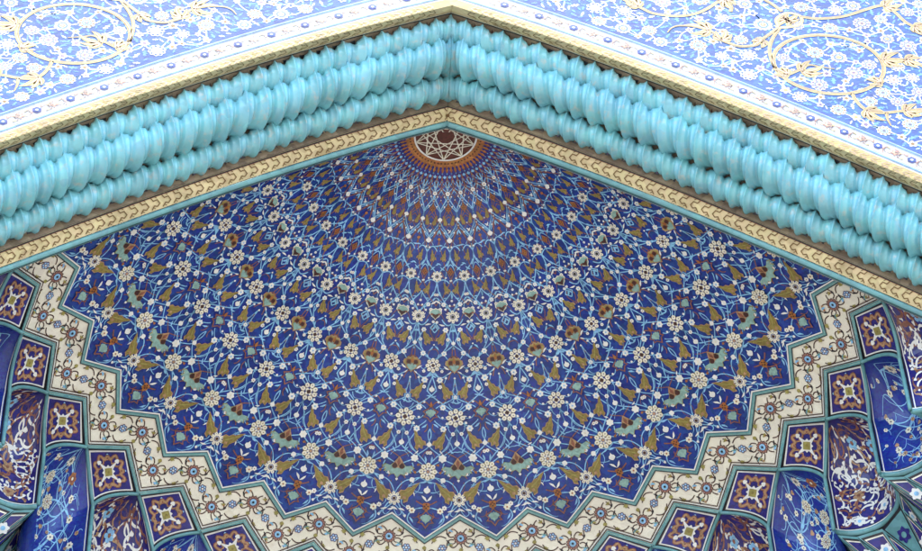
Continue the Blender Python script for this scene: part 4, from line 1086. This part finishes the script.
# ------------------------------------------------------------------ the rest of the place: piers, recess walls, added sun-blocking roof, court, sky
GZ = -37.4
def box(name, lo, hi, mat, parent=None):
    (x0, y0, z0), (x1, y1, z1) = lo, hi
    V = [(x0, y0, z0), (x1, y0, z0), (x1, y1, z0), (x0, y1, z0), (x0, y0, z1), (x1, y0, z1), (x1, y1, z1), (x0, y1, z1)]
    F = [[0, 3, 2, 1], [4, 5, 6, 7], [0, 1, 5, 4], [1, 2, 6, 5], [2, 3, 7, 6], [3, 0, 4, 7]]
    return mesh_obj(name, V, F, [mat], None, parent)
g = mesh_obj('ground', [(-300, -300, GZ), (300, -300, GZ), (300, 300, GZ), (-300, 300, GZ)], [[0, 1, 2, 3]], ['paving']); g['kind'] = 'structure'
for sg in (1, -1):
    lo = (8.75, YF + .02, GZ) if sg > 0 else (-14, YF + .02, GZ); hi = (14, 9.5, ZTOP - .02) if sg > 0 else (-8.75, 9.5, ZTOP - .02)
    tag(box('portal_pier', lo, hi, 'plain_wall'), 'plain pier carrying the arch on the %s, outside the picture' % ('right' if sg > 0 else 'left'), 'pier')
n = 33; V = []; F = []
for i in range(n):
    a = -PI / 2 + PI * i / (n - 1)
    V.append((6.96 * math.sin(a), 6.96 * math.cos(a), -5.86)); V.append((7.2 * math.sin(a), 7.2 * math.cos(a), GZ))
for i in range(n - 1): F.append([2 * i, 2 * i + 2, 2 * i + 3, 2 * i + 1])
tag(mesh_obj('recess_wall', V, F, ['plain_wall']), 'curved back wall of the portal recess below the muqarnas', 'wall')
for sg in (1, -1):
    s0_ = float(np.interp(6.5, ax[:460], al[:460])); ss = np.linspace(s0_, s0_ + 34, 120); X, Z = arch_pt(ss, .06)
    V = [(x_ * sg, -.2, z_) for x_, z_ in zip(X, Z)] + [(x_ * sg, 1.6, z_) for x_, z_ in zip(X, Z)]
    tag(mesh_obj('arch_jamb', V, [[i, i + 1, 121 + i, 120 + i] for i in range(119)], ['plain_wall']), 'plain inner jamb of the arch on the %s, beside the niches' % ('right' if sg > 0 else 'left'), 'wall')
tag(box('sun_block_roof', (-14, YF + .03, ZTOP - .01), (14, 9.6, ZTOP + .5), 'plain_wall'), 'flat roof slab added over the portal to block the sun, above the picture', 'roof')  # added out of view so sun cannot leak in behind the facade
tag(box('rear_wall', (-8.74, 9.0, GZ), (8.74, 9.5, ZTOP - .02), 'plain_wall'), 'rear wall closing the portal behind the dome', 'wall')

# ------------------------------------------------------------------ light, sky, camera
SUN_EL, SUN_AZ = 79.0, -6.0        # azimuth measured from straight in front of the wall, towards the left
w = bpy.data.worlds.new('World'); scene.world = w; w.use_nodes = True
nt = w.node_tree; bg = nt.nodes['Background']
sky = nt.nodes.new('ShaderNodeTexSky'); sky.sky_type = 'NISHITA'; sky.sun_disc = False
sky.sun_elevation = math.radians(SUN_EL); sky.sun_rotation = math.radians(180 + SUN_AZ); sky.air_density = 1.0; sky.dust_density = 1.5
nt.links.new(sky.outputs[0], bg.inputs['Color']); bg.inputs['Strength'].default_value = 0.15
sd = bpy.data.lights.new('sun', 'SUN'); sd.energy = 2.6; sd.angle = math.radians(.53); sd.color = (1.0, .95, .87)
so = bpy.data.objects.new('sun', sd); link(so)
el, az = math.radians(SUN_EL), math.radians(SUN_AZ)
to_sun = Vector((-math.sin(az) * math.cos(el), -math.cos(az) * math.cos(el), math.sin(el)))
so.rotation_euler = to_sun.to_track_quat('Z', 'Y').to_euler(); so.location = to_sun * 60

cam = bpy.data.cameras.new('camera'); co = bpy.data.objects.new('camera', cam); link(co)
Rv = Vector((0.9969847503184456, -0.0724669353748622, -0.02774798929368249)); Uv = Vector((-0.03632158153755335, -0.7518040506948515, 0.6583854585829065)); Fv = Vector((0.06857222722850437, 0.6553924111829407, 0.7521692874723971))
co.matrix_world = Matrix(((Rv.x, Uv.x, -Fv.x, -2.885209588), (Rv.y, Uv.y, -Fv.y, -28.772651346), (Rv.z, Uv.z, -Fv.z, -35.734403982), (0, 0, 0, 1)))
cam.sensor_width = 36.0; cam.lens = 3500.0 / 922.0 * 36.0; cam.clip_start = .5; cam.clip_end = 1000
scene.camera = co

vs = scene.view_settings; vs.view_transform = 'Standard'; vs.look = 'None'; vs.gamma = 1.0; vs.use_curve_mapping = False
vs.exposure = 2.45
